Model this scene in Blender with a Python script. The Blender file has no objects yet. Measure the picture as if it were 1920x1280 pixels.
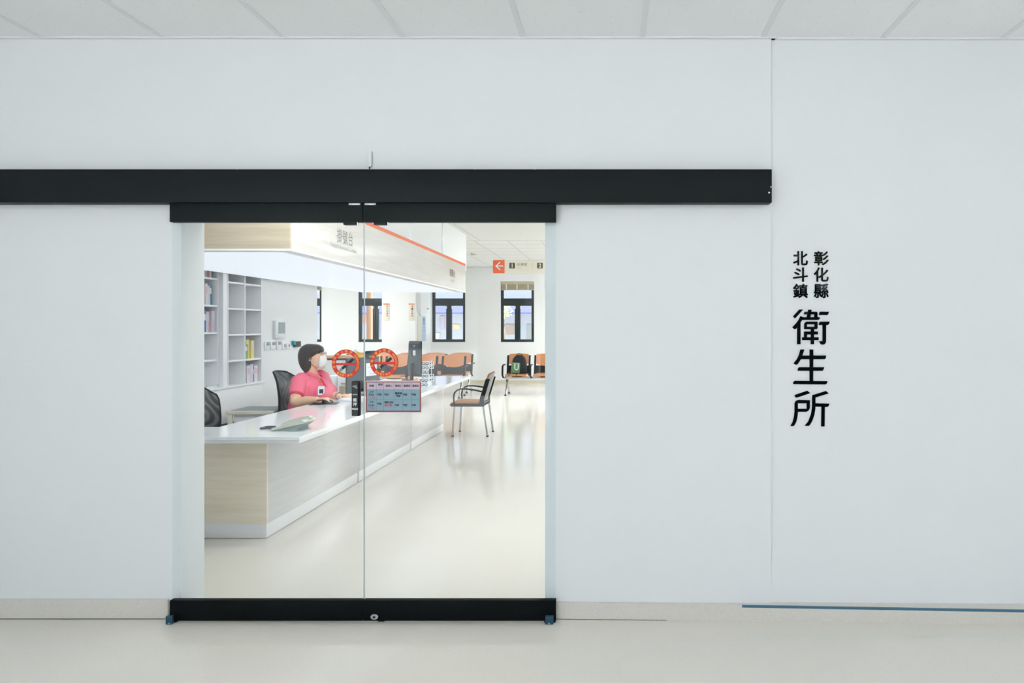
import bpy, bmesh, math, random
from mathutils import Vector, Matrix, Quaternion
random.seed(7)
SC = bpy.context.scene
COL = SC.collection
PI = math.pi

# ------------------------------------------------------------------ camera
F, VX, VY, H = 1280.0, 1147.0, 614.0, 1.455      # focal length in px of a 1920 frame, vanishing point, eye height
cd = bpy.data.cameras.new('camera'); cam = bpy.data.objects.new('camera', cd); COL.objects.link(cam)
cam.location = (0, 0, H); cam.rotation_euler = (PI/2, 0, 0)
cd.sensor_width = 36; cd.lens = F*36/1920
cd.shift_x = (960-VX)/1920; cd.shift_y = (VY-640)/1920
cd.clip_end = 200
SC.camera = cam
def X(px, Y): return (px-VX)*Y/F
def Z(py, Y): return H-(py-VY)*Y/F

# ------------------------------------------------------------------ sky, sun, fill lights, exposure
SC.view_settings.view_transform = 'Standard'; SC.view_settings.look = 'None'
SC.view_settings.gamma = 1; SC.view_settings.exposure = 0.0
w = bpy.data.worlds.new('world'); SC.world = w; w.use_nodes = True
bg = w.node_tree.nodes['Background']; bg.inputs[0].default_value = (0.755, 0.86, 1.0, 1); bg.inputs[1].default_value = 2.05
sl = bpy.data.lights.new('sun', 'SUN'); sl.energy = 36; sl.angle = 0.02; sl.color = (0.93, 0.955, 1.0)
sun = bpy.data.objects.new('sun', sl); sun.rotation_euler = (math.radians(4), math.radians(32), 0); COL.objects.link(sun)
def area(name, loc, sx, sy, power, col, rot=(0, 0, 0)):
    l = bpy.data.lights.new(name, 'AREA'); l.shape = 'RECTANGLE'; l.size = sx; l.size_y = sy; l.energy = power; l.color = col
    o = bpy.data.objects.new(name, l); o.location = loc; o.rotation_euler = rot; COL.objects.link(o); return o
NEUT = (0.96, 0.97, 1.0); COOL = (0.94, 0.96, 1.0)
LI = 92.0  # base power of the unseen area lights added to brighten the clinic
for yy in (5.6, 8.4): area('clinic_fill', (0.35, yy, 2.98), 1.2, 1.8, LI*0.1, NEUT)
for yy in (10.8, 13.6, 16.4): area('clinic_fill', (0.75, yy, 2.98), 1.2, 1.8, LI*0.8, NEUT)
area('entrance_fill', (-0.75, 3.74, 2.75), 2.2, 0.3, 68.0, NEUT, (math.radians(80), 0, 0))  # no fixture seen; added to light the faces turned toward the door
for yy in (11.5, 14.5): area('clinic_fill', (-7.0, yy, 2.98), 1.2, 1.8, LI, NEUT)
for yy in (-2.0, 0.4):
    for xx in (-2.4, 0.6, 3.6): area('hall_fill', (xx, yy, 2.88), 0.6, 1.2, 19.0 if xx > 3 else 9.5, COOL)  # unseen overhead fill, added to brighten the hall and its right side

# ------------------------------------------------------------------ materials
def lin(c): return tuple((v/255/12.92 if v/255 <= 0.04045 else ((v/255+0.055)/1.055)**2.4) for v in c)
MATS = {}
def mat(name, rgb, rough=0.5, metal=0.0, spec=0.5, var=0.0, vscale=6.0, coat=0.0, emit=0.0, bump=0.0, bscale=40, stretch=None):
    if name in MATS: return MATS[name]
    m = bpy.data.materials.new(name); m.use_nodes = True; nt = m.node_tree; b = nt.nodes['Principled BSDF']
    c = lin(rgb)
    b.inputs['Base Color'].default_value = (*c, 1); b.inputs['Roughness'].default_value = rough
    b.inputs['Metallic'].default_value = metal; b.inputs['Specular IOR Level'].default_value = spec
    b.inputs['Coat Weight'].default_value = coat; b.inputs['Coat Roughness'].default_value = 0.08
    if emit:
        b.inputs['Emission Color'].default_value = (*c, 1); b.inputs['Emission Strength'].default_value = emit
    if var or bump:
        tc = nt.nodes.new('ShaderNodeTexCoord'); mp = nt.nodes.new('ShaderNodeMapping')
        nt.links.new(tc.outputs['Object'], mp.inputs[0])
        if stretch: mp.inputs['Scale'].default_value = stretch
        n = nt.nodes.new('ShaderNodeTexNoise'); n.inputs['Scale'].default_value = vscale; n.inputs['Detail'].default_value = 5
        nt.links.new(mp.outputs[0], n.inputs['Vector'])
        if var:
            mx = nt.nodes.new('ShaderNodeMix'); mx.data_type = 'RGBA'
            mx.inputs[6].default_value = (*[max(0, v*(1-var)) for v in c], 1); mx.inputs[7].default_value = (*[min(1, v*(1+var)) for v in c], 1)
            nt.links.new(n.outputs[0], mx.inputs[0]); nt.links.new(mx.outputs[2], b.inputs['Base Color'])
        if bump:
            n2 = nt.nodes.new('ShaderNodeTexNoise'); n2.inputs['Scale'].default_value = bscale; nt.links.new(mp.outputs[0], n2.inputs['Vector'])
            bp = nt.nodes.new('ShaderNodeBump'); bp.inputs['Strength'].default_value = bump; bp.inputs['Distance'].default_value = 0.01
            nt.links.new(n2.outputs[0], bp.inputs['Height']); nt.links.new(bp.outputs[0], b.inputs['Normal'])
    MATS[name] = m; return m
def speckle(name, rgb, dark, scale, thr, rough, amount=1.0, spec=0.5, var=0.03):
    m = mat(name, rgb, rough, spec=spec); nt = m.node_tree; b = nt.nodes['Principled BSDF']
    tc = nt.nodes.new('ShaderNodeTexCoord'); v = nt.nodes.new('ShaderNodeTexVoronoi'); v.inputs['Scale'].default_value = scale
    nt.links.new(tc.outputs['Object'], v.inputs['Vector'])
    n = nt.nodes.new('ShaderNodeTexNoise'); n.inputs['Scale'].default_value = 2.0; nt.links.new(tc.outputs['Object'], n.inputs['Vector'])
    r = nt.nodes.new('ShaderNodeMapRange'); r.inputs[1].default_value = thr*0.6; r.inputs[2].default_value = thr; r.inputs[3].default_value = amount; r.inputs[4].default_value = 0
    nt.links.new(v.outputs['Distance'], r.inputs[0])
    c = lin(rgb)
    m1 = nt.nodes.new('ShaderNodeMix'); m1.data_type = 'RGBA'; m1.inputs[6].default_value = (*[x*(1-var) for x in c], 1); m1.inputs[7].default_value = (*[min(1, x*(1+var)) for x in c], 1)
    nt.links.new(n.outputs[0], m1.inputs[0])
    m2 = nt.nodes.new('ShaderNodeMix'); m2.data_type = 'RGBA'; m2.inputs[7].default_value = (*lin(dark), 1)
    nt.links.new(m1.outputs[2], m2.inputs[6]); nt.links.new(r.outputs[0], m2.inputs[0]); nt.links.new(m2.outputs[2], b.inputs['Base Color'])
    return m
def wood(name, c1, c2, rough, sc, coat=0.0):
    m = mat(name, c1, rough, coat=coat); nt = m.node_tree; b = nt.nodes['Principled BSDF']
    tc = nt.nodes.new('ShaderNodeTexCoord'); mp = nt.nodes.new('ShaderNodeMapping'); mp.inputs['Scale'].default_value = sc
    n = nt.nodes.new('ShaderNodeTexNoise'); n.inputs['Scale'].default_value = 3; n.inputs['Detail'].default_value = 6; n.inputs['Roughness'].default_value = 0.62
    n.inputs['Distortion'].default_value = 0.5
    nt.links.new(tc.outputs['Object'], mp.inputs[0]); nt.links.new(mp.outputs[0], n.inputs['Vector'])
    r = nt.nodes.new('ShaderNodeMapRange'); r.inputs[1].default_value = 0.3; r.inputs[2].default_value = 0.7
    nt.links.new(n.outputs[0], r.inputs[0])
    mx = nt.nodes.new('ShaderNodeMix'); mx.data_type = 'RGBA'; mx.inputs[6].default_value = (*lin(c2), 1); mx.inputs[7].default_value = (*lin(c1), 1)
    nt.links.new(r.outputs[0], mx.inputs[0]); nt.links.new(mx.outputs[2], b.inputs['Base Color'])
    return m
def glass(name, tint, refl=0.035):
    m = bpy.data.materials.new(name); m.use_nodes = True; nt = m.node_tree
    for n in list(nt.nodes):
        if n.type == 'BSDF_PRINCIPLED': nt.nodes.remove(n)
    out = nt.nodes['Material Output']; t = nt.nodes.new('ShaderNodeBsdfTransparent'); g = nt.nodes.new('ShaderNodeBsdfGlossy')
    g.inputs['Roughness'].default_value = 0.02; t.inputs[0].default_value = (*tint, 1)
    mx = nt.nodes.new('ShaderNodeMixShader'); mx.inputs[0].default_value = refl
    nt.links.new(t.outputs[0], mx.inputs[1]); nt.links.new(g.outputs[0], mx.inputs[2]); nt.links.new(mx.outputs[0], out.inputs[0])
    MATS[name] = m; return m
M_WALL = mat('wall_paint', (233, 236, 237), 0.42, spec=0.35, var=0.012, vscale=1.5)
M_WALLIN = mat('clinic_wall_paint', (243, 244, 243), 0.6, spec=0.3, var=0.01, vscale=1.5)
M_TILE = speckle('ceiling_tile', (247, 248, 249), (150, 156, 158), 38, 0.11, 0.9, 0.45, 0.1)
M_BAR = mat('ceiling_bar', (234, 237, 239), 0.6)
M_CEIL = mat('gypsum_ceiling', (224, 224, 220), 0.8, var=0.01)
M_FLOOR = speckle('polished_floor', (230, 226, 216), (196, 190, 178), 130, 0.28, 0.13, 0.35, 0.45)
M_BASE = speckle('terrazzo_skirting', (220, 216, 208), (168, 162, 150), 160, 0.3, 0.4, 0.5)
M_BLK = mat('black_painted_steel', (14, 23, 25), 0.5, spec=0.2, var=0.06, vscale=150)
M_BLK2 = mat('black_rail', (5, 10, 12), 0.5, spec=0.12)
M_BLKP = mat('black_plastic', (14, 20, 23), 0.45, spec=0.3)
M_TEAL = mat('dark_grey_plastic', (44, 60, 66), 0.45)
M_GUIDE = mat('blue_grey_plastic', (24, 70, 92), 0.5)
M_SIGN = mat('black_acrylic', (4, 9, 14), 0.03, spec=0.4)
M_GLASS = glass('door_glass', (0.958, 0.977, 0.981), 0.012)
M_WGLASS = glass('window_glass', (0.97, 0.985, 0.98), 0.05)
M_WHITE = mat('white_laminate', (247, 248, 249), 0.3)
M_TOP = mat('white_worktop', (242, 244, 245), 0.12, spec=0.6)
M_WHT = mat('white_plastic', (236, 238, 238), 0.4)
M_OAK = wood('oak_laminate', (255, 247, 232), (244, 230, 206), 0.45, (0.7, 1, 9))
M_PALE = wood('oak_laminate_sheen', (229, 229, 230), (219, 218, 218), 0.28, (1, 0.7, 9), 0.3)  # same oak as the end panel, glancing sheen painted in as paler colour
M_PALE2 = wood('oak_fascia_sheen', (206, 203, 196), (192, 188, 179), 0.4, (1, 0.7, 9), 0.1)  # oak of the end fascia, paled in colour to stand for side gloss
M_OAK2 = wood('oak_fascia', (206, 193, 170), (186, 172, 147), 0.5, (0.7, 1, 9))
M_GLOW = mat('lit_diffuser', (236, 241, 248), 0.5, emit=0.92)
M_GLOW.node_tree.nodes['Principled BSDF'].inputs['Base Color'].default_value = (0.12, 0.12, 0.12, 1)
M_ORANGE = mat('orange_strip', (228, 98, 18), 0.5)
M_SEAT = mat('tan_seat', (200, 134, 84), 0.42, var=0.08, vscale=8, stretch=(1, 1, 4))
M_CHROME = mat('chrome', (210, 214, 216), 0.15, metal=1.0)
M_ALU = mat('brushed_aluminium', (176, 182, 186), 0.35, metal=0.85)
M_DARKF = mat('dark_window_frame', (30, 44, 47), 0.4)
M_BEIGE = mat('beige_blind', (190, 182, 158), 0.7)
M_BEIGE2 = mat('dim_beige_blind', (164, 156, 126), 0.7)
M_SIGNB = mat('ivory_sign', (232, 226, 208), 0.5)
M_OLIVE = mat('olive_dark', (66, 58, 38), 0.5)
M_TXT = mat('grey_lettering', (132, 130, 124), 0.6)
M_TXTL = mat('pale_grey_lettering', (182, 181, 176), 0.6)
M_TXTB = mat('brown_lettering', (120, 98, 78), 0.6)
M_RED = mat('sticker_red', (226, 10, 16), 0.4)
M_YEL = mat('sticker_yellow', (250, 166, 20), 0.4)
M_INK = mat('black_ink', (14, 24, 30), 0.5)
M_PAPER = mat('white_paper', (236, 238, 242), 0.7)
M_SKIN = mat('skin', (240, 194, 162), 0.5, var=0.05, vscale=12)
M_PINK = mat('pink_knit', (250, 120, 146), 0.8, var=0.05, vscale=9, bump=0.25, bscale=9)
M_PINK2 = mat('deep_pink_rib', (226, 70, 100), 0.8)
M_HAIR = mat('dark_brown_hair', (52, 40, 38), 0.38, spec=0.5, var=0.3, vscale=14, stretch=(3, 3, 0.6), bump=0.4, bscale=40)
M_TROUSER = mat('navy_cloth', (40, 44, 56), 0.8)
M_MASK = mat('pale_mask', (236, 232, 230), 0.8, var=0.04, vscale=60)

# ------------------------------------------------------------------ mesh helpers
class MB:
    """collects shapes, then links them as one mesh object"""
    def __init__(s): s.bm = bmesh.new(); s.mats = []
    def mi(s, m):
        if m not in s.mats: s.mats.append(m)
        return s.mats.index(m)
    def _fin(s, faces, m):
        k = s.mi(m)
        for f in faces: f.material_index = k
    def box(s, x0, x1, y0, y1, z0, z1, m, bev=0.0, seg=2):
        if x0 > x1: x0, x1 = x1, x0
        if y0 > y1: y0, y1 = y1, y0
        if z0 > z1: z0, z1 = z1, z0
        vs = [s.bm.verts.new(p) for p in ((x0,y0,z0),(x1,y0,z0),(x1,y1,z0),(x0,y1,z0),(x0,y0,z1),(x1,y0,z1),(x1,y1,z1),(x0,y1,z1))]
        fs = [s.bm.faces.new([vs[i] for i in q]) for q in ((3,2,1,0),(4,5,6,7),(0,1,5,4),(1,2,6,5),(2,3,7,6),(3,0,4,7))]
        s._fin(fs, m)
        if bev:
            es = list({e for f in fs for e in f.edges})
            r = bmesh.ops.bevel(s.bm, geom=es, offset=bev, segments=seg, affect='EDGES', profile=0.5, clamp_overlap=True)
            s._fin([f for f in r['faces']], m)
        return s
    def prism(s, pts, vec, m):
        """closed polygon pts (3D) swept along vec"""
        vec = Vector(vec); a = [s.bm.verts.new(p) for p in pts]; b = [s.bm.verts.new(Vector(p)+vec) for p in pts]
        n = len(pts); fs = [s.bm.faces.new(a), s.bm.faces.new(b[::-1])]
        for i in range(n): fs.append(s.bm.faces.new((a[i], b[i], b[(i+1) % n], a[(i+1) % n])))
        s._fin(fs, m); return s
    def loft(s, rings, m, cap=True, closed=False):
        R = [[s.bm.verts.new(p) for p in r] for r in rings]; fs = []; n = len(R[0])
        pairs = list(zip(R[:-1], R[1:])) + ([(R[-1], R[0])] if closed else [])
        for a, b in pairs:
            for i in range(n): fs.append(s.bm.faces.new((a[i], a[(i+1) % n], b[(i+1) % n], b[i])))
        if cap and not closed: fs += [s.bm.faces.new(R[0][::-1]), s.bm.faces.new(R[-1])]
        s._fin(fs, m); return s
    def tube(s, pts, r, m, seg=10, closed=False, sx=1.0):
        pts = [Vector(p) for p in pts]; n = len(pts); rs = r if isinstance(r, (list, tuple)) else [r]*n
        rings = []; up = None
        for i, p in enumerate(pts):
            if closed: t = pts[(i+1) % n]-pts[i-1]
            else: t = pts[min(i+1, n-1)]-pts[max(i-1, 0)]
            t.normalize()
            if up is None:
                up = Vector((0, 0, 1)) if abs(t.z) < 0.9 else Vector((0, 1, 0))
            a = up-t*up.dot(t); a.normalize(); up = a; b = t.cross(a)
            rings.append([p+rs[i]*(math.cos(k*2*PI/seg)*a+sx*math.sin(k*2*PI/seg)*b) for k in range(seg)])
        return s.loft(rings, m, closed=closed)
    def cyl(s, p0, p1, r, m, seg=16, r2=None): return s.tube([p0, p1], [r, r if r2 is None else r2], m, seg)
    def ell(s, c, r, m, rot=None, u=20, v=12):
        mt = Matrix.Translation(c) @ (rot.to_4x4() if rot else Matrix.Identity(4)) @ Matrix.Diagonal((*r, 1))
        q = bmesh.ops.create_uvsphere(s.bm, u_segments=u, v_segments=v, radius=1, matrix=mt)
        s._fin({f for vv in q['verts'] for f in vv.link_faces}, m); return s
    def text(s, body, mt, m, w=None, h=None, depth=0.001, bold=0.0, align='C'):
        c = bpy.data.curves.new('t', 'FONT'); c.body = body; c.size = 1; c.resolution_u = 3
        o = bpy.data.objects.new('t', c); COL.objects.link(o); dg = bpy.context.evaluated_depsgraph_get(); dg.update()
        me = bpy.data.meshes.new_from_object(o.evaluated_get(dg)); bpy.data.objects.remove(o); bpy.data.curves.remove(c)
        if not me.vertices: return s
        xs = [v.co.x for v in me.vertices]; ys = [v.co.y for v in me.vertices]
        bw, bh = max(xs)-min(xs), max(ys)-min(ys)
        sx = w/bw if w else None; sy = h/bh if h else None
        sx = sx or sy; sy = sy or sx
        cx = {'C': (max(xs)+min(xs))/2, 'L': min(xs)}[align]; cy = (max(ys)+min(ys))/2
        k = s.mi(m)
        offs = [(0, 0)]+([(bold*math.cos(a*PI/4), bold*math.sin(a*PI/4)) for a in range(8)] if bold else [])
        for n_, (ox, oy) in enumerate(offs):          # heavier weight: the outline repeated a little to each side
            vs = [s.bm.verts.new(mt @ Vector(((v.co.x-cx+ox)*sx, (v.co.y-cy+oy)*sy, depth*(1+0.01*n_)+1e-6*n_))) for v in me.vertices]
            for p in me.polygons:
                try: f = s.bm.faces.new([vs[i] for i in p.vertices]); f.material_index = k
                except ValueError: pass
        bpy.data.meshes.remove(me); return s
    def build(s, name, parent=None, smooth=35, world=False, mods=None, norm=True):
        if norm: bmesh.ops.recalc_face_normals(s.bm, faces=s.bm.faces)
        me = bpy.data.meshes.new(name); s.bm.to_mesh(me); s.bm.free()
        for m in s.mats: me.materials.append(m)
        if smooth:
            me.shade_smooth(); me.set_sharp_from_angle(angle=math.radians(smooth))
        o = bpy.data.objects.new(name, me); COL.objects.link(o)
        if parent:
            o.parent = parent
            if world: o.matrix_parent_inverse = wm(parent).inverted()
        return o
def wm(o):
    m = Matrix.LocRotScale(o.location, o.rotation_euler, o.scale)
    return wm(o.parent) @ o.matrix_parent_inverse @ m if o.parent else m
def remesh(o, vox, smooth=3):
    """fuse the shapes of o into one continuous skin"""
    md = o.modifiers.new('r', 'REMESH'); md.mode = 'VOXEL'; md.voxel_size = vox
    if smooth:
        sm = o.modifiers.new('s', 'SMOOTH'); sm.iterations = smooth; sm.factor = 0.5
    dg = bpy.context.evaluated_depsgraph_get(); dg.update()
    me = bpy.data.meshes.new_from_object(o.evaluated_get(dg)); ms = list(o.data.materials)
    o.modifiers.clear(); old = o.data; o.data = me; bpy.data.meshes.remove(old)
    me.materials.clear()
    for m in ms: me.materials.append(m)
    me.shade_smooth(); return o
def tag(o, label, cat, group=None, kind=None):
    o['label'] = label; o['category'] = cat
    if group: o['group'] = group
    if kind: o['kind'] = kind
    return o
def thing(name, label, cat, loc=(0, 0, 0), rotz=0.0, group=None):
    o = bpy.data.objects.new(name, None); COL.objects.link(o); o.location = loc; o.rotation_euler = (0, 0, rotz); o.empty_display_size = 0.1
    return tag(o, label, cat, group)
def struct(o, label=None, cat=None):
    o['kind'] = 'structure'
    if label: o['label'] = label; o['category'] = cat
    return o
def copy_tree(o, parent=None):
    c = o.copy(); COL.objects.link(c)
    if parent: c.parent = parent
    for ch in list(o.children): copy_tree(ch, c)
    return c
def FY(x, y, z): return Matrix(((1,0,0,x),(0,0,-1,y),(0,1,0,z),(0,0,0,1)))       # writing that faces the hall (-Y)
def FX(x, y, z): return Matrix(((0,0,1,x),(1,0,0,y),(0,1,0,z),(0,0,0,1)))        # writing that faces +X
def arc(cx, cz, r, a0, a1, n): return [(cx+r*math.cos(math.radians(a0+(a1-a0)*i/n)), cz+r*math.sin(math.radians(a0+(a1-a0)*i/n))) for i in range(n+1)]

# ================================================================== the setting
W, WB = 3.42, 3.613                      # hall side and clinic side of the door wall
XL, XR = X(340, W), X(1022, W)           # door opening
ZT = Z(402, W)                           # opening top, behind the rails
XS = X(1446, W)                          # where the right wall section steps back
HC = H+1.45                              # hall ceiling
CC = H+112*17.8/F                        # clinic ceiling
YF = 17.8                                # clinic far wall
m = MB(); m.box(-9, 6, -3.9, YF+0.25, -0.15, 0, M_FLOOR); struct(m.build('floor', smooth=0), 'polished pale beige floor of hall and clinic', 'floor')
m = MB()
m.box(-9, XL, W, WB, 0, 3.4, M_WALL).box(XR, XS, W, WB, 0, 3.4, M_WALL).box(XL, XR, W, WB, ZT, 3.4, M_WALL)
m.box(XS, 6, W+0.012, WB, 0, 3.4, M_WALL)
struct(m.build('wall_front', smooth=0), 'white hall wall around the glass sliding doors', 'wall')
m = MB(); m.box(-4.65, -4.5, -3.7, W, 0, 3.4, M_WALL); struct(m.build('wall_left', smooth=0))
m = MB(); m.box(-4.5, 5.4, -3.7, -3.5, 2.82, 3.4, M_WALL)
for x in (-4.5, -1.3, 2.0, 5.2): m.box(x, x+0.2, -3.7, -3.5, 0, 2.82, M_WALL)
struct(m.build('wall_back', smooth=0))
m = MB(); m.box(5.4, 5.55, -3.7, W+0.012, 0, 3.4, M_WALL)
struct(m.build('wall_right', smooth=0))
# hall ceiling: tiles resting on a grid of bars
m = MB(); m.box(-4.5, 5.4, -3.5, W+0.012, HC, HC+0.05, M_TILE)
gx = X(1205, W)
for k in range(-8, 9):
    x = gx+0.6*k
    if -4.45 < x < 5.3: m.box(x-0.013, x+0.013, -3.5, (W if x < XS else W+0.012)-0.006, HC-0.004, HC, M_BAR)
y = 2.86
while y > -3.4: m.box(-4.5, 5.4, y-0.012, y+0.012, HC-0.0035, HC, M_BAR); y -= 0.6
m.box(-4.5, XS, W-0.02, W-0.001, HC-0.006, HC, M_BAR).box(XS, 5.4, W-0.007, W+0.011, HC-0.006, HC, M_BAR).box(XS-0.0005, XS+0.02, W-0.02, W+0.01, HC-0.006, HC, M_BAR)
struct(m.build('ceiling', smooth=0), 'white speckled ceiling tiles in a pale grid above the hall', 'ceiling')
# clinic ceiling
m = MB(); m.box(-9, 1.75, WB, YF+0.2, CC, CC+0.06, M_CEIL)
M_SEAM = mat('ceiling_seam', (196, 198, 196), 0.7)
m.box(-2.37, -2.35, WB, 12.2, CC-0.002, CC, M_SEAM)
for x in (-3.07, -2.47, -1.87, -1.27, -0.67, -0.07, 0.53, 1.13): m.box(x-0.01, x+0.01, 12.2, YF, CC-0.003, CC, M_SEAM)
for k in range(10): m.box(-9, 1.6, 12.19+0.6*k, 12.21+0.6*k, CC-0.003+0.001*(k > 0), CC, M_SEAM)
struct(m.build('ceiling', smooth=0), 'pale clinic ceiling with thin panel seams', 'ceiling')
# clinic walls
WX = -3.81
m = MB(); m.box(1.6, 1.75, WB, YF, 0, CC, M_WALLIN); struct(m.build('wall_right', smooth=0))
m = MB(); m.box(-4.3, -4.002, WB, 7.42, 0, CC, M_WALLIN).box(-4.3, WX, 7.42, 8.83, 0, CC, M_WALLIN)
struct(m.build('wall_left', smooth=0), 'white partition wall behind the reception counter', 'wall')
m = MB(); m.box(-9, -4.3, 8.65, 8.83, 0, CC, M_WALLIN); struct(m.build('wall_side', smooth=0))
m = MB(); m.box(-9, -8.85, 8.83, YF, 0, CC, M_WALLIN); struct(m.build('wall_left', smooth=0))
# far wall with windows
wx = []
for px in (469, 540, 671.5, 809.5, 938.5):
    a = X(px, YF); wx.append((a, a+0.872))
zb, zt = Z(641, YF), Z(527.5, YF)
m = MB(); xs = -9.0
for a, b in wx:
    m.box(xs, a, YF, YF+0.22, 0, CC, M_WALLIN).box(a, b, YF, YF+0.22, 0, zb, M_WALLIN).box(a, b, YF, YF+0.22, zt, CC, M_WALLIN); xs = b
m.box(xs, 1.75, YF, YF+0.22, 0, CC, M_WALLIN)
struct(m.build('wall_far', smooth=0), 'off-white far wall of the clinic with dark framed windows', 'wall')
wl = ['dark framed window hidden behind the partition, far left', 'narrow sliver of dark framed window beside the partition wall', 'dark framed window half hidden by the pillar', 'dark framed window above the two rows of tan chairs', 'dark framed window above the bench with the backpack']
for i, (a, b) in enumerate(wx):
    if i == 0: continue
    y0, y1 = YF+0.06, YF+0.12
    r = thing('window_%d' % i, wl[i], 'window', ((a+b)/2, y0, zb)); r['kind'] = 'structure'
    f = MB(); t = 0.072; zm0, zm1 = Z(573, YF), Z(559, YF)
    f.box(a, a+t, y0, y1, zb, zt, M_DARKF, 0.004).box(b-t, b, y0, y1, zb, zt, M_DARKF, 0.004).box(a+t, b-t, y0, y1, zb, zb+t*0.95, M_DARKF, 0.004).box(a+t, b-t, y0, y1, zt-t, zt, M_DARKF, 0.004)
    f.box(a+t, b-t, y0-0.01, y1, zm0, zm1, M_DARKF, 0.004).box(a+t, b-t, y0-0.016, y0, (zm0+zm1)/2-0.004, (zm0+zm1)/2+0.004, M_TEAL)
    f.build('window_frame', r, world=True)
    c = (a+b)/2
    for sg in (-1, 1):
        q = MB(); xo = c+sg*0.073
        q.box(c+sg*0.002, xo, y0-0.012, y1-0.01, zb+t*0.9, zm0, M_DARKF, 0.004)
        so = q.build('sash', r, world=True)
        h_ = MB(); h_.box(xo-0.004, xo+0.024, y0-0.02, y0-0.004, zm0-0.075, zm0-0.01, M_WHT, 0.003).build('catch', so, world=True)
    g = MB(); g.box(a+t*0.9, b-t*0.9, y0+0.028, y0+0.034, zb+0.05, zt-0.05, M_WGLASS).build('pane', r, world=True)
    # roller blind box at the top of the opening
    zq = Z(543.5, YF)
    bl = thing('window_blind', 'beige window blind pulled up, on the ' + wl[i].replace('dark framed ', ''), 'blind', (c, YF, zq), 0, 'raised window blinds')
    q = MB(); q.box(a+0.006, b-0.006, YF+0.005, YF+0.05, zt-0.075, zt-0.003, M_BEIGE, 0.004).build('head_box', bl, world=True)
    q = MB(); q.box(a+0.01, b-0.012, YF+0.022, YF+0.045, zq+0.012, zt-0.072, M_BEIGE2).box(a+0.006, b-0.006, YF+0.012, YF+0.05, zq-0.006, zq+0.02, M_BEIGE, 0.003).build('folded_fabric', bl, world=True)
    for fx in (0.17, 0.49, 0.82):
        q = MB(); q.box(a+fx*(b-a)-0.012, a+fx*(b-a)+0.012, YF+0.012, YF+0.03, zq, zt-0.06, M_WHT, 0.002).build('strap', bl, world=True)
# pillar
PXL, PXR, PY = X(716, 16.4), X(778.5, 16.4), 16.4
m = MB(); m.box(PXL, PXR, PY, YF, 0, CC, M_WALLIN); struct(m.build('pillar', smooth=0), 'white pillar with two ivory plates in front of the far windows', 'pillar')
# skirtings
m = MB(); zl = Z(1123.5, W-0.012); m.box(-4.5, XL-0.06, W-0.012, W, 0, zl, M_BASE, 0.002).box(-4.5, XL-0.06, W-0.0135, W-0.011, 0, 0.0035, mat('dark_joint', (96, 94, 88), 0.9)); struct(m.build('baseboard_left', smooth=0), 'beige terrazzo skirting left of the doors', 'skirting')
m = MB(); x0, x1 = X(1036, W), 5.4
y0, y1 = W-0.012, W-0.065*(x1-x0)/2.35
z0, z1 = Z(1129, y0), Z(1129, y0)-0.016*(x1-x0)/2.35
m.loft([[(x0, y0, 0), (x0, W+0.012, 0), (x0, W+0.012, z0), (x0, y0, z0)], [(x1, y1, 0), (x1, W+0.012, 0), (x1, W+0.012, z1), (x1, y1, z1)]], M_BASE)
m.loft([[(x0, y0-0.0015, 0), (x0, y0+0.001, 0), (x0, y0+0.001, 0.003), (x0, y0-0.0015, 0.003)], [(lp_x := x0+0.1*(x1-x0), lp_y := y0+0.1*(y1-y0)-0.0015, 0), (lp_x, lp_y+0.0025, 0), (lp_x, lp_y+0.0025, 0.002), (lp_x, lp_y, 0.002)]], MATS['dark_joint'])
struct(m.build('baseboard_right', smooth=0), 'beige terrazzo skirting right of the doors', 'skirting')
xa, xb = X(1391, W-0.03), 5.4
fa, fb = (xa-x0)/(x1-x0), 1.0
def lp(p, q, f): return p+(q-p)*f
ya, za, yb_, zb_ = lp(y0, y1, fa), lp(z0, z1, fa), lp(y0, y1, fb), lp(z0, z1, fb)
m = MB(); m.loft([[(xa, ya-0.001, za-0.009), (xa, ya+0.01, za-0.009), (xa, ya+0.01, za+0.001), (xa, ya-0.001, za+0.001)], [(xb, yb_-0.001, zb_-0.009), (xb, yb_+0.01, zb_-0.009), (xb, yb_+0.01, zb_+0.001), (xb, yb_-0.001, zb_+0.001)]], mat('blue_strip', (66, 112, 136), 0.5))
struct(m.build('trim_1', smooth=0), 'thin blue strip along the skirting at the right', 'trim')
m = MB(); m.box(XL, XL+0.008, W+0.005, WB-0.002, 0, 0.02, M_BAR); struct(m.build('trim_2', smooth=0))
m = MB(); m.box(PXR, 1.6, YF-0.012, YF, 0, 0.085, mat('beige_skirting', (214, 206, 186), 0.5)).box(-8.85, PXL, YF-0.012, YF, 0, 0.085, MATS['beige_skirting']); struct(m.build('baseboard_far', smooth=0))

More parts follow.
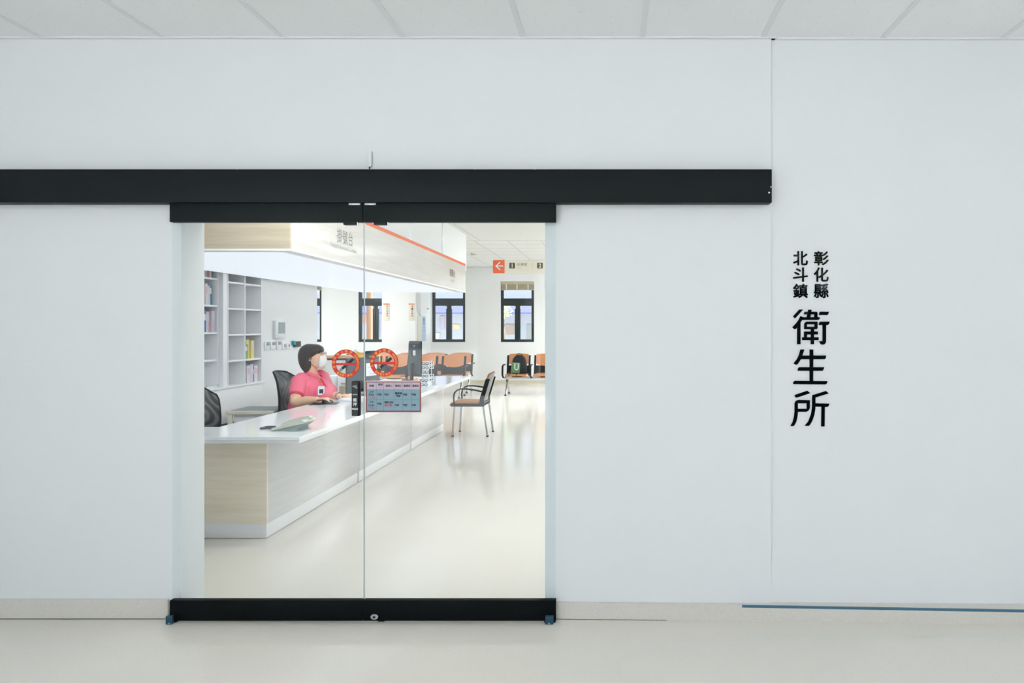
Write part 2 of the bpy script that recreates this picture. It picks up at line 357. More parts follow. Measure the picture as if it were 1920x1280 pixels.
# ------------------------------------------------------------------ sliding doors
YG = 3.386; DY0, DY1 = 3.366, 3.4; SP = X(680.3, 3.366)
zbr0, zbr1 = Z(1164, DY0), Z(1125.5, DY0); zhr0, zhr1 = Z(416, DY0), Z(376, DY0)
def door(n, xa, xb, label):
    r = thing('door_%d' % n, label, 'door', ((xa+xb)/2, YG, 0)); r['kind'] = 'structure'
    g = MB(); g.box(xa+0.0025, xb-0.0025, YG-0.0026, YG+0.0026, zbr0+0.03, zhr1-0.04, M_GLASS).build('glass_pane', r, 0, world=True)
    t = MB(); t.box(xa, xb, DY0, DY1, zhr0, zhr1, M_BLK, 0.003).build('top_rail', r, world=True)
    b = MB(); b.box(xa, xb, DY0, DY1, zbr0, zbr1, M_BLK2, 0.003); br = b.build('bottom_rail', r, world=True)
    e = MB(); ed = xb-0.0016 if n == 1 else xa+0.0014
    e.box(ed-(0.0005 if n == 1 else 0.001), ed+0.0008, YG-0.0027, YG+0.0027, zbr1, zhr0, mat('glass_edge_dark', (120, 128, 130), 0.3) if n == 1 else mat('polished_glass_edge', (196, 206, 208), 0.15)).build('glass_edge', r, 0, world=True)
    px = (643, 667) if n == 1 else (700, 724)
    k = MB(); k.box(X(px[0], DY0), X(px[1], DY0), DY0+0.002, DY1-0.004, Z(421, DY0), zhr0+0.004, M_BLKP, 0.002)
    k.cyl((X(px[1]+2, DY0), DY0+0.01, Z(422, DY0)), (X(px[1]+2, DY0), DY0+0.01, zhr0), 0.004, M_CHROME).build('bracket', r, world=True)
    cl = MB(); pq = (654, 676) if n == 1 else (684, 705)
    cl.box(X(pq[0], DY0), X(pq[1], DY0), DY0-0.004, DY0+0.002, Z(384.5, DY0), Z(380, DY0), M_ALU, 0.001).build('clip', r, world=True)
    return r, br
d1, br1 = door(1, X(317.5, DY0), SP-0.0005, 'left glass sliding door leaf with black top and bottom rails')
d2, br2 = door(2, SP+0.0005, X(1042, DY0), 'right glass sliding door leaf with a floor lock')
q = MB(); lc = Vector((X(702, DY0), DY0, Z(1156, DY0)))
q.loft([[(lc.x+a*0.019*math.cos(k*PI/12), lc.y-d, lc.z+a*0.0135*math.sin(k*PI/12)) for k in range(24)] for a, d in ((1, -0.001), (1, 0.002), (0.85, 0.004))], M_ALU)
q.box(lc.x-0.006, lc.x+0.006, lc.y-0.006, lc.y-0.003, lc.z-0.0045, lc.z+0.0045, M_INK).build('lock', br2, world=True)
q = MB(); q.box(X(708, DY0), X(720, DY0), DY0+0.004, DY1-0.006, zbr0-0.004, zbr0+0.002, M_BLKP).build('floor_guide', br2, world=True)
# track cover
BY = 3.35
r = thing('door_track_cover', 'long black steel track box on the wall above the glass doors', 'door track', (X(700, BY), BY, Z(379, BY)))
q = MB(); q.box(-4.5, X(1447.5, BY), BY, W, Z(379.5, BY), Z(317, BY), M_BLK, 0.003).build('cover', r, world=True)
for px, py, rr in ((1445.5, 350.5, 0.0035), (1442, 361, 0.0042)):
    q = MB(); q.cyl((X(px, BY), BY-0.002, Z(py, BY)), (X(px, BY), BY+0.002, Z(py, BY)), rr, M_WHT, 12).build('screw', r, world=True)
for px in (445, 890, 1003):
    q = MB(); q.ell((X(px, BY), BY+0.002, Z(317, BY)), (0.004, 0.003, 0.003), M_WHT, u=8, v=6).build('screw', r, world=True)
r = thing('cable_conduit', 'thin white cable conduit rising from the black track box', 'conduit', (X(693, W), W, Z(317, W)))
q = MB(); q.box(X(690.2, W-0.015), X(696.2, W-0.015), W-0.014, W, Z(313.5, W), Z(284, W), M_WALL, 0.003).build('cover', r, world=True)
q = MB(); q.cyl((X(692.5, W-0.01), W-0.008, Z(317, W)), (X(692.5, W-0.01), W-0.008, Z(312, W)), 0.003, M_INK).build('cable', r, world=True)
# floor guides
for k, (pa, pb, s_) in enumerate(((310, 322, 'left'), (1022.5, 1037.5, 'right'))):
    gy = 3.345; t = thing('door_guide', 'small blue-grey floor guide at the %s end of the door rail' % s_, 'door guide', (X((pa+pb)/2, gy), gy, 0), 0, 'floor guides of the sliding doors')
    q = MB(); q.box(X(pa, gy), X(pb, gy), gy, DY0-0.001, 0, 0.04, M_GUIDE, 0.003).build('block', t, world=True)
    q = MB(); q.box(X(pa+5, gy), X(pa+9, gy), gy-0.002, gy+0.002, 0.004, 0.009, M_ALU).build('plate', t, world=True)
    q = MB(); q.box(X(pa-3, gy), X(pb+3, gy), DY0+0.002, DY1+0.004, 0, zbr0-0.002, M_BLKP, 0.001).build('base', t, world=True)

# ------------------------------------------------------------------ push button, stickers, timetable on the glass
YS = YG-0.0028
r = thing('door_push_switch', 'tall black push plate marked AUTO and PRESS on left glass door', 'door switch', (X(667, YS), YS, Z(780, YS)))
xa, xb, za, zb2 = X(659, 3.36), X(674.5, 3.36), Z(780, 3.36), Z(714.5, 3.36)
q = MB(); q.box(xa, xb, YS-0.024, YS, za, zb2, M_BLKP, 0.006, 3).build('housing', r, world=True)
q = MB(); q.box(xa+0.0015, xb-0.006, YS-0.027, YS-0.022, za+0.003, zb2-0.0015, mat('gloss_black', (5, 10, 13), 0.25, spec=0.25), 0.002)
cx = (xa+xb)/2-0.002; yq = YS-0.0272
for s_, py, w_, mm, b_ in (("N'Z", 724, 0.02, M_ALU, 0), ('AUTO', 739.5, 0.024, M_ALU, 0.01), ('輕', 749.5, 0.0165, M_PAPER, 0.02), ('押', 757.5, 0.0165, M_PAPER, 0.02), ('PRESS', 766.5, 0.029, M_PAPER, 0.03)):
    q.text(s_, FY(cx, yq, Z(py, yq)), mm, w=w_, depth=0.0004, bold=b_)
q.box(cx+0.002, cx+0.013, yq-0.0004, yq, Z(727.3, yq), Z(726.8, yq), M_ALU)
for py in (773, 776): q.box(cx-0.013, cx+0.013, yq-0.0004, yq, Z(py+0.5, yq), Z(py-0.5, yq), M_TEAL)
q.build('push_plate', r, 0, world=True)
def sticker(px, py, label):
    c = Vector((X(px, YS), YS, Z(py, YS))); R, r_ = 0.069, 0.0515
    t = thing('no_smoking_sticker', label, 'sticker', c, 0, 'round red stickers on the glass doors')
    q = MB(); n = 64; d = 0.0006
    def ring(a, b, y0, y1, mm):
        rs = [[(rad*math.cos(k*2*PI/n), y, rad*math.sin(k*2*PI/n)) for k in range(n)] for rad, y in ((a, y0), (b, y0), (b, y1), (a, y1))]
        q.loft(rs, mm, cap=False, closed=True)
    ring(r_-0.0012, R+0.001, -d, 0, mat('dark_red_ink', (150, 20, 14), 0.5)); ring(r_, R, -d*1.6, -d*0.5, M_RED)
    q.box(-r_-0.002, r_+0.002, -d*1.6, -d*0.4, -0.0092, 0.0028, M_RED)
    A = Vector((0.0365, 0, 0.0225)); B = Vector((-0.031, 0, -0.036)); dr = (B-A).normalized(); nn = Vector((-dr.z, 0, dr.x))*0.0068
    def cig(f0, f1): 
        p, s2 = A+(B-A)*f0, A+(B-A)*f1
        q.prism([p+nn, s2+nn, s2-nn, p-nn], (0, -d, 0), M_INK)
    cig(0, 0.83); cig(0.86, 0.9); cig(0.93, 0.96); cig(0.985, 1.0)
    for sm in ([(-0.02, 0.003), (-0.016, 0.007), (-0.011, 0.013), (-0.010, 0.019), (-0.012, 0.024)], [(-0.005, 0.0025), (-0.003, 0.009), (-0.003, 0.015), (-0.005, 0.021)], [(-0.021, -0.0092), (-0.024, -0.013), (-0.023, -0.018)]):
        q.tube([(a, -d*0.6, b) for a, b in sm], 0.0007, M_INK, 5)
    rm = (R+r_)/2
    def ch(s_, ang, size, flip=False):
        a = math.radians(ang); rot = a-PI/2 if not flip else a+PI/2
        mt = FY(rm*math.cos(a), -d*1.7, rm*math.sin(a)) @ Matrix.Rotation(rot, 4, 'Z')
        q.text(s_, mt, M_YEL, h=size, depth=0.0002, bold=0.02)
    for i, s_ in enumerate('本場所禁止吸菸'): ch(s_, 196-21.7*i, 0.0132)
    for i, s_ in enumerate('最高罰1萬元'): ch(s_, -130+13*i, 0.0115, True)
    for i, s_ in enumerate('0800-531531'): ch(s_, 42-7.6*i, 0.003 if s_ == '-' else 0.0105)
    q.build('decal', t, 0)
sticker(648.7, 681.3, 'round red no smoking sticker on the left glass door')
sticker(720.3, 679.3, 'round red no smoking sticker above the timetable on the right glass door')
# timetable
r = thing('timetable_sign', 'clinic timetable sheet with red border on the right glass door', 'sign', (X(738, YS), YS, Z(772, YS)))
def R4(q, xa, xb, ya, yb, d, mm, th=0.0005): q.box(X(xa, YS), X(xb, YS), YS-d-th, YS-d, Z(yb, YS), Z(ya, YS), mm)
q = MB(); R4(q, 685.5, 790, 713.5, 773, 0, mat('pale_pink_edge', (240, 214, 206), 0.5)); R4(q, 686.5, 789.3, 715, 772, 0.0005, mat('maroon', (128, 34, 40), 0.4)); q.build('border', r, 0, world=True)
q = MB(); BL = mat('timetable_blue', (136, 166, 180), 0.5); PK = mat('timetable_pink', (206, 184, 200), 0.5); GR = mat('timetable_line', (84, 116, 130), 0.5)
R4(q, 688.3, 787.3, 716.6, 769.6, 0.001, BL); R4(q, 688.3, 787.3, 716.6, 729.8, 0.0012, PK, 0.0005)
cols = (688, 706, 719.6, 739, 755.2, 771.5, 787.5)
for cxp in cols[1:-1]: R4(q, cxp-0.18, cxp+0.18, 716.6, 769.6, 0.0017, GR, 0.0002)
for py in (729.8, 749): R4(q, 688.3, 787.3, py-0.18, py+0.18, 0.0017, GR, 0.0002)
MR = mat('timetable_red', (196, 50, 84), 0.5); MN = mat('timetable_mauve', (120, 96, 140), 0.5)
def T(s_, px, py, w_, mm=M_INK, b_=0.03): q.text(s_, FY(X(px, YS), YS-0.0019, Z(py, YS)), mm, w=w_*YS/F, depth=0.0002, bold=b_)
T('時間', 697, 723, 8); T('星期', 713.5, 720.5, 8); T('一', 713.5, 725.8, 3); T('星期二', 729.5, 723, 12); T('星期三', 747.2, 723, 12); T('星期四', 763.3, 723, 12.4); T('星期五', 779.5, 723, 12)
T('上午', 697, 734.3, 8, M_TEAL); T('8:30-', 697, 739.6, 10, M_TEAL); T('11:30', 697.5, 745, 11, MR, 0.0)
T('下午', 697, 753.4, 8, M_TEAL); T('13:30-', 696.7, 759.5, 11, M_TEAL); T('17:00', 697.5, 765, 10.5, MR, 0.0)
for a, b in ((712, 739.5), (725, 739.5), (760, 739.5), (776.2, 739.5), (712, 756.7), (760, 759)): T('門診', a, b, 8)
T('糖尿病', 747.4, 737, 12.6); T('特診', 747.3, 742, 8); T('預防注射', 729.3, 754, 16.5); T('(第三週)', 728.3, 759.5, 14.5, MR); T('休診', 744.8, 759, 7.6); T('休診', 776.2, 759, 8)
q.build('table', r, 0, world=True)

# ------------------------------------------------------------------ black lettering on the right wall
def wallY(px): return W+0.012-0.0005
SY = W+0.0115
r = thing('wall_lettering', 'glossy black Chinese lettering mounted on the white wall right of the doors', 'sign', (X(1520, SY), SY, Z(800, SY)))
for body, px in (('北斗鎮', 1501), ('彰化縣', 1540)):
    for i, s_ in enumerate(body):
        q = MB(); yq = SY-0.0035
        q.text(s_, FY(X(px, yq), yq, Z(484+30.6*i, yq)), M_SIGN, w=26.5*yq/F, h=26*yq/F, depth=0.0, bold=0.022)
        ex = bmesh.ops.extrude_face_region(q.bm, geom=list(q.bm.faces))
        bmesh.ops.translate(q.bm, verts=[v for v in ex['geom'] if isinstance(v, bmesh.types.BMVert)], vec=(0, 0.0035, 0))
        q.build('character', r, 0, world=True)
BIG = [
 (1475, 575, [[(400,85),(530,85),(290,350),(255,360),(205,305)],
  [(440,298),(535,330),(495,430),(440,500),(345,660),(290,710),(240,712),(180,655),(300,530),(380,420)],
  [(340,560),(445,460),(445,1195),(335,1195)], [(690,90),(800,90),(760,340),(640,340)],
  [(590,155),(960,155),(990,185),(990,340),(885,340),(885,245),(550,245),(555,190)],
  [(500,330),(1060,330),(1055,385),(1020,420),(480,420)],
  [(565,530),(625,475),(990,475),(990,680),(960,715),(890,715),(890,560),(650,560),(650,715),(560,715)],
  [(640,640),(900,640),(900,715),(640,715)], [(775,700),(880,700),(880,1195),(770,1195)],
  [(560,790),(1000,790),(1000,885),(560,885)], [(560,880),(655,880),(655,980),(560,980)], [(495,975),(1025,975),(1025,1065),(495,1065)],
  [(1070,155),(1350,155),(1340,220),(1300,265),(1040,262),(1042,200)], [(1070,475),(1380,475),(1360,540),(1320,580),(1030,580),(1040,510)],
  [(1150,575),(1265,575),(1262,1120),(1230,1190),(1180,1212),(1100,1205),(1040,1100),(1150,1095)]]),
 (1475, 650, [[(440,85),(570,85),(505,275),(460,390),(360,550),(305,578),(215,535),(330,390),(400,240)],
  [(490,278),(1265,278),(1255,360),(1220,395),(440,395)], [(735,85),(855,85),(850,1100),(735,1100)],
  [(400,650),(1205,650),(1185,720),(1150,768),(355,765),(365,690)], [(260,1085),(1310,1095),(1295,1160),(1245,1205),(210,1192),(215,1130)]]),
 (1475, 728, [[(260,208),(660,70),(760,150),(330,295),(285,285)],
  [(255,480),(290,400),(370,365),(750,375),(745,475),(360,475),(360,750),(350,900),(310,1070),(250,1180),(215,1205),(120,1205),(190,1080),(235,920),(255,750)],
  [(640,470),(745,470),(742,630),(700,710),(630,748),(350,748),(350,650),(640,650)],
  [(820,215),(1260,80),(1350,160),(920,290)], [(820,215),(925,285),(920,640),(890,840),(820,1040),(740,1180),(700,1200),(575,1195),(690,1060),(780,830),(815,600)],
  [(910,475),(1365,485),(1355,545),(1310,592),(910,582)], [(1115,580),(1225,580),(1215,1215),(1105,1215)]])]
for ox, oy, polys in BIG:
    q = MB()
    for i, pl in enumerate(polys):
        yq = SY-0.004-0.00004*i
        q.prism([(X(ox+a/17.067, yq), yq, Z(oy+b/17.067, yq)) for a, b in pl], (0, SY-yq, 0), M_SIGN)
    q.build('character', r, 0, world=True)

# ================================================================== reception counter
ZW = Z(819, 4.31)                                   # worktop height
CX = -2.38
seams = [(4.71, 6.43), (6.438, 8.11), (8.118, 9.68)]
cl = ['nearest reception counter unit with an oak end panel', 'middle pale wood reception counter unit', 'farthest pale wood reception counter unit beside the visitor chair']
for i, (a, b) in enumerate(seams):
    r = thing('counter_unit', cl[i], 'counter', (CX, (a+b)/2, 0), 0, 'units of the reception counter')
    x0 = CX+0.024 if i == 0 else CX
    q = MB(); q.box(CX-0.045, CX, a+(0.0205 if i == 0 else 0), b, 0.1, ZW-0.041, M_PALE, 0.001).build('front_panel', r, world=True)
    q = MB(); q.box(CX-0.05, CX-0.004, a+0.004, b-(0.035 if i < 2 else 0), 0.003, 0.1, M_WHITE, 0.0015).build('plinth', r, world=True)
    if i == 0:
        q = MB(); q.box(-2.92, CX-0.0005, a, a+0.02, 0.1, ZW-0.041, M_OAK, 0.001).build('end_panel', r, world=True)
        q = MB(); q.box(-2.92, CX-0.05, a+0.004, a+0.03, 0.003, 0.1, M_WHITE, 0.001).build('plinth', r, world=True)
    if i == 2:
        q = MB(); q.box(-2.72, CX-0.045, b-0.03, b, 0.0, ZW-0.041, M_WHITE, 0.001).build('end_panel', r, world=True)
r = thing('worktop', 'long glossy white worktop of the reception counter', 'worktop', (-2.35, 7, ZW))
q = MB(); wt = [(-2.98, 4.31), (X(561.5, 4.31), 4.31), (-2.02, 9.75), (-2.74, 9.75), (-2.73, 4.75), (-2.98, 4.75)]
q.prism([(a, b, ZW) for a, b in wt], (0, 0, -0.022), M_TOP)
q.build('top', r, 0, world=True)
q = MB(); wt2 = [(-2.97, 4.316), (X(561.5, 4.31)-0.006, 4.316), (-2.026, 9.745), (-2.735, 9.745), (-2.725, 4.75), (-2.97, 4.75)]
q.prism([(a, b, ZW-0.024) for a, b in wt2], (0, 0, -0.017), M_TOP).build('edge_band', r, 0, world=True)

# ------------------------------------------------------------------ canopy over the counter
KX0, KX1, KY0, KY1 = -3.76, -2.2, 4.67, 10.27
KZ0, KZ1 = Z(469.5, KY0), Z(494.5, KY1)
r = thing('reception_canopy', 'suspended wood canopy with an orange top strip above the counter', 'canopy', (-3, 7.5, KZ0))
q = MB(); q.box(KX0, KX1-0.0005, KY0, KY0+0.019, KZ0+0.012, KZ1-0.036, M_OAK2).build('end_fascia', r, 0, world=True)
q = MB(); q.box(KX1-0.02, KX1, KY0+0.02, KY1, KZ0+0.012, KZ1-0.036, M_PALE2)
for s_, ya, yb2, py, w_, bb in (('掛號台', 5.47, 5.78, 443.5, 0, 0.0),):
    ym = 5.63
    q.text('掛號台', FX(KX1+0.0005, ym, Z(445, ym)), M_TXT, w=0.335, h=0.118, depth=0.0005, bold=0.0)
    q.text('Registration and Cashier', FX(KX1+0.0005, 5.62, Z(466, 5.62)), M_TXTL, w=0.54, depth=0.0005)
q.text('領藥台', FX(KX1+0.0005, 9.42, Z(512, 9.42)), M_TXTB, w=0.33, h=0.1, depth=0.0005, bold=0.02)
q.text('Pharmacy', FX(KX1+0.0005, 9.42, Z(526, 9.42)), M_TXTL, w=0.25, depth=0.0005)
q.build('side_fascia', r, 0, world=True)
q = MB(); q.box(KX1-0.02, KX1+0.001, KY0, KY1, KZ1-0.036, KZ1, M_ORANGE).box(KX0, KX1-0.02, KY0, KY0+0.019, KZ1-0.036, KZ1, M_ORANGE).build('orange_strip', r, 0, world=True)
q = MB(); q.box(KX0, KX1, KY0+0.02, KY1, KZ1-0.03, KZ1-0.002, M_WHITE)
q.box(KX0, KX0+0.02, KY0+0.02, KY1, KZ0+0.012, KZ1-0.03, M_WHITE).box(KX0+0.02, KX1-0.02, KY1-0.02, KY1, KZ0+0.012, KZ1-0.03, M_WHITE).build('carcass', r, 0, world=True)
q = MB(); e = 0.1
q.box(KX0, KX1, KY0, KY0+e, KZ0, KZ0+0.012, M_WHITE).box(KX1-e, KX1, KY0+e, KY1, KZ0, KZ0+0.012, M_WHITE).build('trim_frame', r, 0, world=True)
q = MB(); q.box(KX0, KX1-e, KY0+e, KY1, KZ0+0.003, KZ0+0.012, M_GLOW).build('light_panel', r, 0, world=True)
m = MB(); m.box(-4.1, -2.45, 4.95, 11.5, KZ1+0.0, CC, M_WALLIN); struct(m.build('ceiling_bulkhead', smooth=0), 'white ceiling bulkhead above the wood canopy', 'ceiling')
for px, y0p, y1p, n in ((768, 434, 446, 'nearer'), (829, 462, 470, 'farther')):
    ro = thing('hanger_rod', 'thin hanger rod at the %s end of the orange canopy strip' % n, 'rod', (KX1-0.05, -(KX1-0.05)*F/(VX-px)*1.0, KZ1), 0, 'canopy hanger rods')
    yy = (KX1-0.05)*F/(px-VX)
    q = MB(); q.cyl((KX1-0.05, yy, KZ1-0.002), (KX1-0.05, yy, CC), 0.005, M_ALU, 8).build('rod', ro, world=True)
    q = MB(); q.cyl((KX1-0.05, yy, KZ1-0.002), (KX1-0.05, yy, KZ1+0.02), 0.018, M_WHT, 12).build('flange', ro, world=True)

# ------------------------------------------------------------------ wall shelves with files (left partition)
def shelf_unit(label, xf, ya, yb, divs, z0):
    r = thing('shelf_unit', label, 'shelf', (xf-0.15, (ya+yb)/2, z0), 0, 'white wall shelf units')
    zs = [z0+0.262*k for k in range(6)]; top = zs[-1]; xb = -4.0; t = 0.016
    q = MB(); q.box(xb, xb+0.012, ya, yb, z0, top, M_WHITE).build('back_panel', r, 0, world=True)
    for yy in [ya, yb-t]+list(divs):
        q = MB(); q.box(xb+0.012, xf, yy, yy+t, z0, top, M_WHITE, 0.001).build('upright', r, world=True)
    ys = sorted([ya, yb-t]+list(divs))
    for z in zs:
        for u, v in zip(ys[:-1], ys[1:]):
            q = MB(); q.box(xb+0.012, xf-0.003, u+t, v, z-0.008 if z > z0 else z, z+0.010, M_WHITE, 0.001).build('shelf_board', r, world=True)
    return zs
SX1, SX2 = -3.835, -3.79
zs = shelf_unit('tall white shelf unit holding pink and blue folders beside the door jamb', SX1, 5.75, 6.66, [6.2], Z(725, 6.67))
zs2 = shelf_unit('white shelf unit of mostly empty square cells, yellow files at the right', SX2, 6.735, 7.40, [7.05], Z(719, 7.3))
m = MB(); m.box(-4.0, SX2-0.003, 6.664, 6.732, zs[0], zs[-1], M_WHITE); tag(m.build('filler_panel', smooth=0), 'narrow white upright panel between the two shelf units', 'panel')
LZ0 = Z(795, 6.63)
r = thing('low_wall_cabinet', 'long white wall cabinet below the shelf units', 'cabinet', (-3.9, 6.3, LZ0))
q = MB(); q.box(-4.0, -3.78, 4.6, 7.40, LZ0, zs[0]-0.02, M_WHITE, 0.002).build('body', r, world=True)
q = MB(); q.box(-4.0, -3.765, 4.6, 7.41, zs[0]-0.02, zs[0]-0.001, M_WHITE, 0.002).build('top', r, world=True)
q = MB(); q.box(-4.0, -3.85, 4.62, 7.38, 0, LZ0, M_BLKP).build('shade_panel', r, 0, world=True)  # black panel standing in for the shade below the cabinet
for px in (388, 408.5):
    yy = 3.83*F/(VX-px)
    q = MB(); q.ell((SX1+0.003, yy, zs[0]+0.02), (0.006, 0.006, 0.006), M_ALU, u=10, v=6); tag(q.build('hook'), 'small metal peg at the foot of the %s shelf upright' % ('left' if px < 400 else 'right'), 'peg')
FC = [mat('file_white', (226, 220, 224), 0.6), mat('file_pink', (226, 192, 198), 0.6), mat('file_teal', (84, 138, 152), 0.5), mat('file_blue', (20, 118, 158), 0.45), mat('file_lilac', (214, 206, 222), 0.6), mat('file_yellow', (238, 222, 140), 0.6), mat('file_green', (124, 166, 106), 0.6), mat('file_grey', (196, 204, 208), 0.6)]
def binder(xf, y0, wd, ht, z, ci, label, group, lean=0.0, name='binder', dp=0.112):
    r = thing(name, label, 'file', (xf, y0, z), 0, group); r.rotation_euler = (lean, 0, 0)
    c = FC[ci]
    q = MB(); q.box(-dp, 0, 0, 0.003, 0, ht, c).box(-dp, 0, wd-0.003, wd, 0, ht, c).box(-0.004, 0, 0.003, wd-0.003, 0, ht, c).build('cover', r, 0)
    q = MB(); q.box(-dp+0.006, -0.006, 0.004, wd-0.004, 0.004, ht-0.012, M_PAPER).build('pages', r, 0)
    q = MB(); q.box(0, 0.0006, wd*0.2, wd*0.8, ht*0.55, ht*0.85, FC[0] if ci else FC[1]).build('spine_label', r, 0)
    return r
cn = ['white', 'pink', 'teal', 'blue', 'lilac', 'yellow', 'green', 'grey']
rows = [(4, (0, 1, 0, 2, 1, 4, 1, 2), 'top shelf', 0.22, 0.0), (3, (2, 0, 1, 0, 4, 2), 'second shelf', 0.2, 0.05), (2, (7, 0, 1, 3, 4, 1, 4), 'third shelf', 0.205, 0.0)]
posw = ['first', 'second', 'third', 'fourth', 'fifth', 'sixth', 'seventh', 'eighth']
for lev, cs, nm, ht, lean in rows:
    y = 6.29 if lev != 3 else 6.33
    for i, ci in enumerate(cs):
        wd = (0.05, 0.043, 0.038, 0.047)[(i+lev) % 4]
        if lev == 4: wd *= 0.85
        if lev == 2 and ci == 3: wd = 0.05
        if y+wd > 6.63: break
        binder(SX1-0.015-0.01*((i*7) % 3), y, wd, ht-0.008*((i*5) % 3), zs[lev]+0.0105, ci, '%s file, %s from the left on the %s beside the door jamb' % (cn[ci], posw[i], nm), 'files on the '+nm, lean)
        y += wd+0.002
r = binder(SX1-0.02, 6.385, 0.05, 0.17, zs[1]+0.0105, 7, 'pale grey file alone on the fourth shelf beside the door jamb', 'files on the fourth shelf')
y = 7.075
for i, (ci, wd, ht) in enumerate(((6, 0.075, 0.15), (5, 0.06, 0.2), (5, 0.055, 0.19), (7, 0.03, 0.18))):
    binder(SX2-0.02-0.02*(i % 2), y, wd, ht, zs2[1]+0.0105, ci, ('short green file at the left of the yellow files', 'tall yellow file beside the green file', 'shorter yellow file next to the grey file', 'thin grey file at the right of the yellow files')[i], 'files on the yellow shelf'); y += wd+0.003
y = 7.13
for i, (ci, wd, ht) in enumerate(((0, 0.06, 0.19), (4, 0.06, 0.2), (2, 0.016, 0.17), (0, 0.07, 0.185))):
    binder(SX2-0.02, y, wd, ht, zs2[0]+0.0105, ci, ('white file next to the spiral notebook', 'lilac file beside the teal folder', 'thin teal folder on the lowest shelf', 'wide white file at the right end of the lowest shelf')[i], 'files on the lowest shelf'); y += wd+0.003
r = thing('spiral_notebook', 'upright notebook with a black spiral on the lowest shelf', 'notebook', (SX2-0.02, 7.075, zs2[0]+0.0105))
q = MB(); q.box(-0.115, -0.01, 0, 0.025, 0, 0.17, M_PAPER).build('pages', r, 0)
q = MB()
for k in range(9): q.tube([(-0.004+0.012*math.cos(a*PI/5), 0.012+0.014*math.sin(a*PI/5), 0.012+0.018*k) for a in range(10)], 0.002, M_INK, 5, closed=True)
q.build('spiral', r)

# fittings on the partition wall
def wy(px): return -WX*F/(VX-px)
def wall_item(name, label, cat, pa, pb, ya, yb, th, m0, group=None):
    y0, y1 = wy(pa), wy(pb); ym = (y0+y1)/2
    r = thing(name, label, cat, (WX, ym, Z(yb, ym)), 0, group)
    q = MB(); q.box(WX, WX+th, y0, y1, Z(yb, ym), Z(ya, ym), m0, 0.004).build('plate', r, world=True)
    return r, y0, y1, ym
M_GREY = mat('grey_screen', (136, 150, 152), 0.3)
r, y0, y1, ym = wall_item('control_panel', 'white wall control panel with a grey screen above the switches', 'control panel', 512, 532, 601, 634, 0.03, M_WHT)
q = MB(); q.box(WX+0.03, WX+0.033, wy(517.3), wy(529.5), Z(625, ym), Z(604.3, ym), M_GREY).build('screen', r, 0, world=True)
q = MB(); q.box(WX+0.03, WX+0.034, wy(515), wy(531), Z(629.5, ym), Z(627.5, ym), M_BAR).build('button_strip', r, 0, world=True)
for i, (pa, pb, ga, gb, gy0, gy1) in enumerate(((495, 504, 497.8, 503, 641, 647.3), (506.2, 515.5, 509, 514.4, 640.5, 646.5), (517.5, 526.5, 520, 525.2, 640, 646), (528, 534, 531.2, 533.2, 645, 650.5), (536, 542.3, 539.3, 541.3, 645, 650.5))):
    r, y0, y1, ym = wall_item('wall_switch', ('leftmost large wall switch under the control panel', 'second large wall switch from the left under the control panel', 'third large wall switch, just right of the control panel edge', 'narrow wall switch left of its twin, beside the wall pouch', 'narrow wall switch nearest the dark wall pouch')[i], 'switch', pa, pb, 640-0.3*i if i < 3 else 643, 656-0.5*i, 0.012, M_WHT, 'wall switches behind the counter')
    q = MB(); q.box(WX+0.012, WX+0.016, wy(ga), wy(gb), Z(gy1, ym), Z(gy0, ym), M_GREY, 0.001).build('rocker', r, world=True)
r, y0, y1, ym = wall_item('wall_pouch', 'dark grey wall pouch with a teal flap above the seated woman', 'pouch', 549.5, 560, 639.7, 650, 0.03, mat('charcoal_felt', (84, 82, 82), 0.9))
q = MB(); q.box(WX+0.002, WX+0.034, wy(546.5), wy(549.5), Z(646, ym), Z(638.6, ym), mat('teal_plastic', (30, 160, 176), 0.5), 0.003).build('flap', r, world=True)
q = MB(); q.box(WX+0.03, WX+0.032, wy(554.5), wy(556.5), Z(650, ym), Z(640, ym), mat('dark_green', (50, 80, 54), 0.7)).build('stripe', r, 0, world=True)

# ------------------------------------------------------------------ things on the worktop
ZT_ = ZW
# desk telephone near the end
r = thing('desk_telephone', 'pale grey-green desk telephone near the end of the counter', 'telephone', (X(552, 4.62), 4.62, ZT_), math.radians(-4))
PH = mat('phone_shell', (206, 208, 196), 0.5); PH2 = mat('phone_side', (150, 166, 162), 0.5)
q = MB()
prof = [(-0.115, 0.004), (0.115, 0.055), (0.118, 0.066), (0.09, 0.076), (-0.11, 0.020), (-0.118, 0.012)]
q.prism([(a, -0.085, b) for a, b in prof], (0, 0.17, 0), PH)
q.build('body', r, 40)
q = MB(); q.prism([(-0.108, -0.08, 0.0), (0.02, -0.08, 0.0), (0.1, -0.08, 0.05), (-0.108, -0.08, 0.0045)], (0, 0.16, 0), PH2)
q.box(-0.005, 0.06, -0.078, 0.078, 0.0, 0.03, PH2, 0.004).build('stand', r)
q = MB(); q.prism([(-0.10, 0.005, 0.026), (-0.055, 0.005, 0.039), (-0.02, 0.005, 0.046), (0.03, 0.005, 0.061), (0.07, 0.005, 0.07), (0.105, 0.005, 0.078), (0.1, 0.005, 0.094), (0.04, 0.005, 0.088), (-0.04, 0.005, 0.062), (-0.095, 0.005, 0.04)], (0, 0.045, 0), PH)
q.build('handset', r, 60)
q = MB(); q.prism([(-0.03, -0.06, 0.0405), (0.035, -0.06, 0.0588), (0.035, -0.06, 0.061), (-0.03, -0.06, 0.0427)], (0, 0.055, 0), M_PAPER).build('index_card', r, 0)
q = MB(); q.tube([(-0.1+0.012*math.sin(k*0.4)*0-0.004*k/8, 0.028+0.008*math.cos(k*0.9), 0.014+0.005*math.sin(k*0.9)) for k in range(18)], 0.003, PH2, 6).build('cord', r)
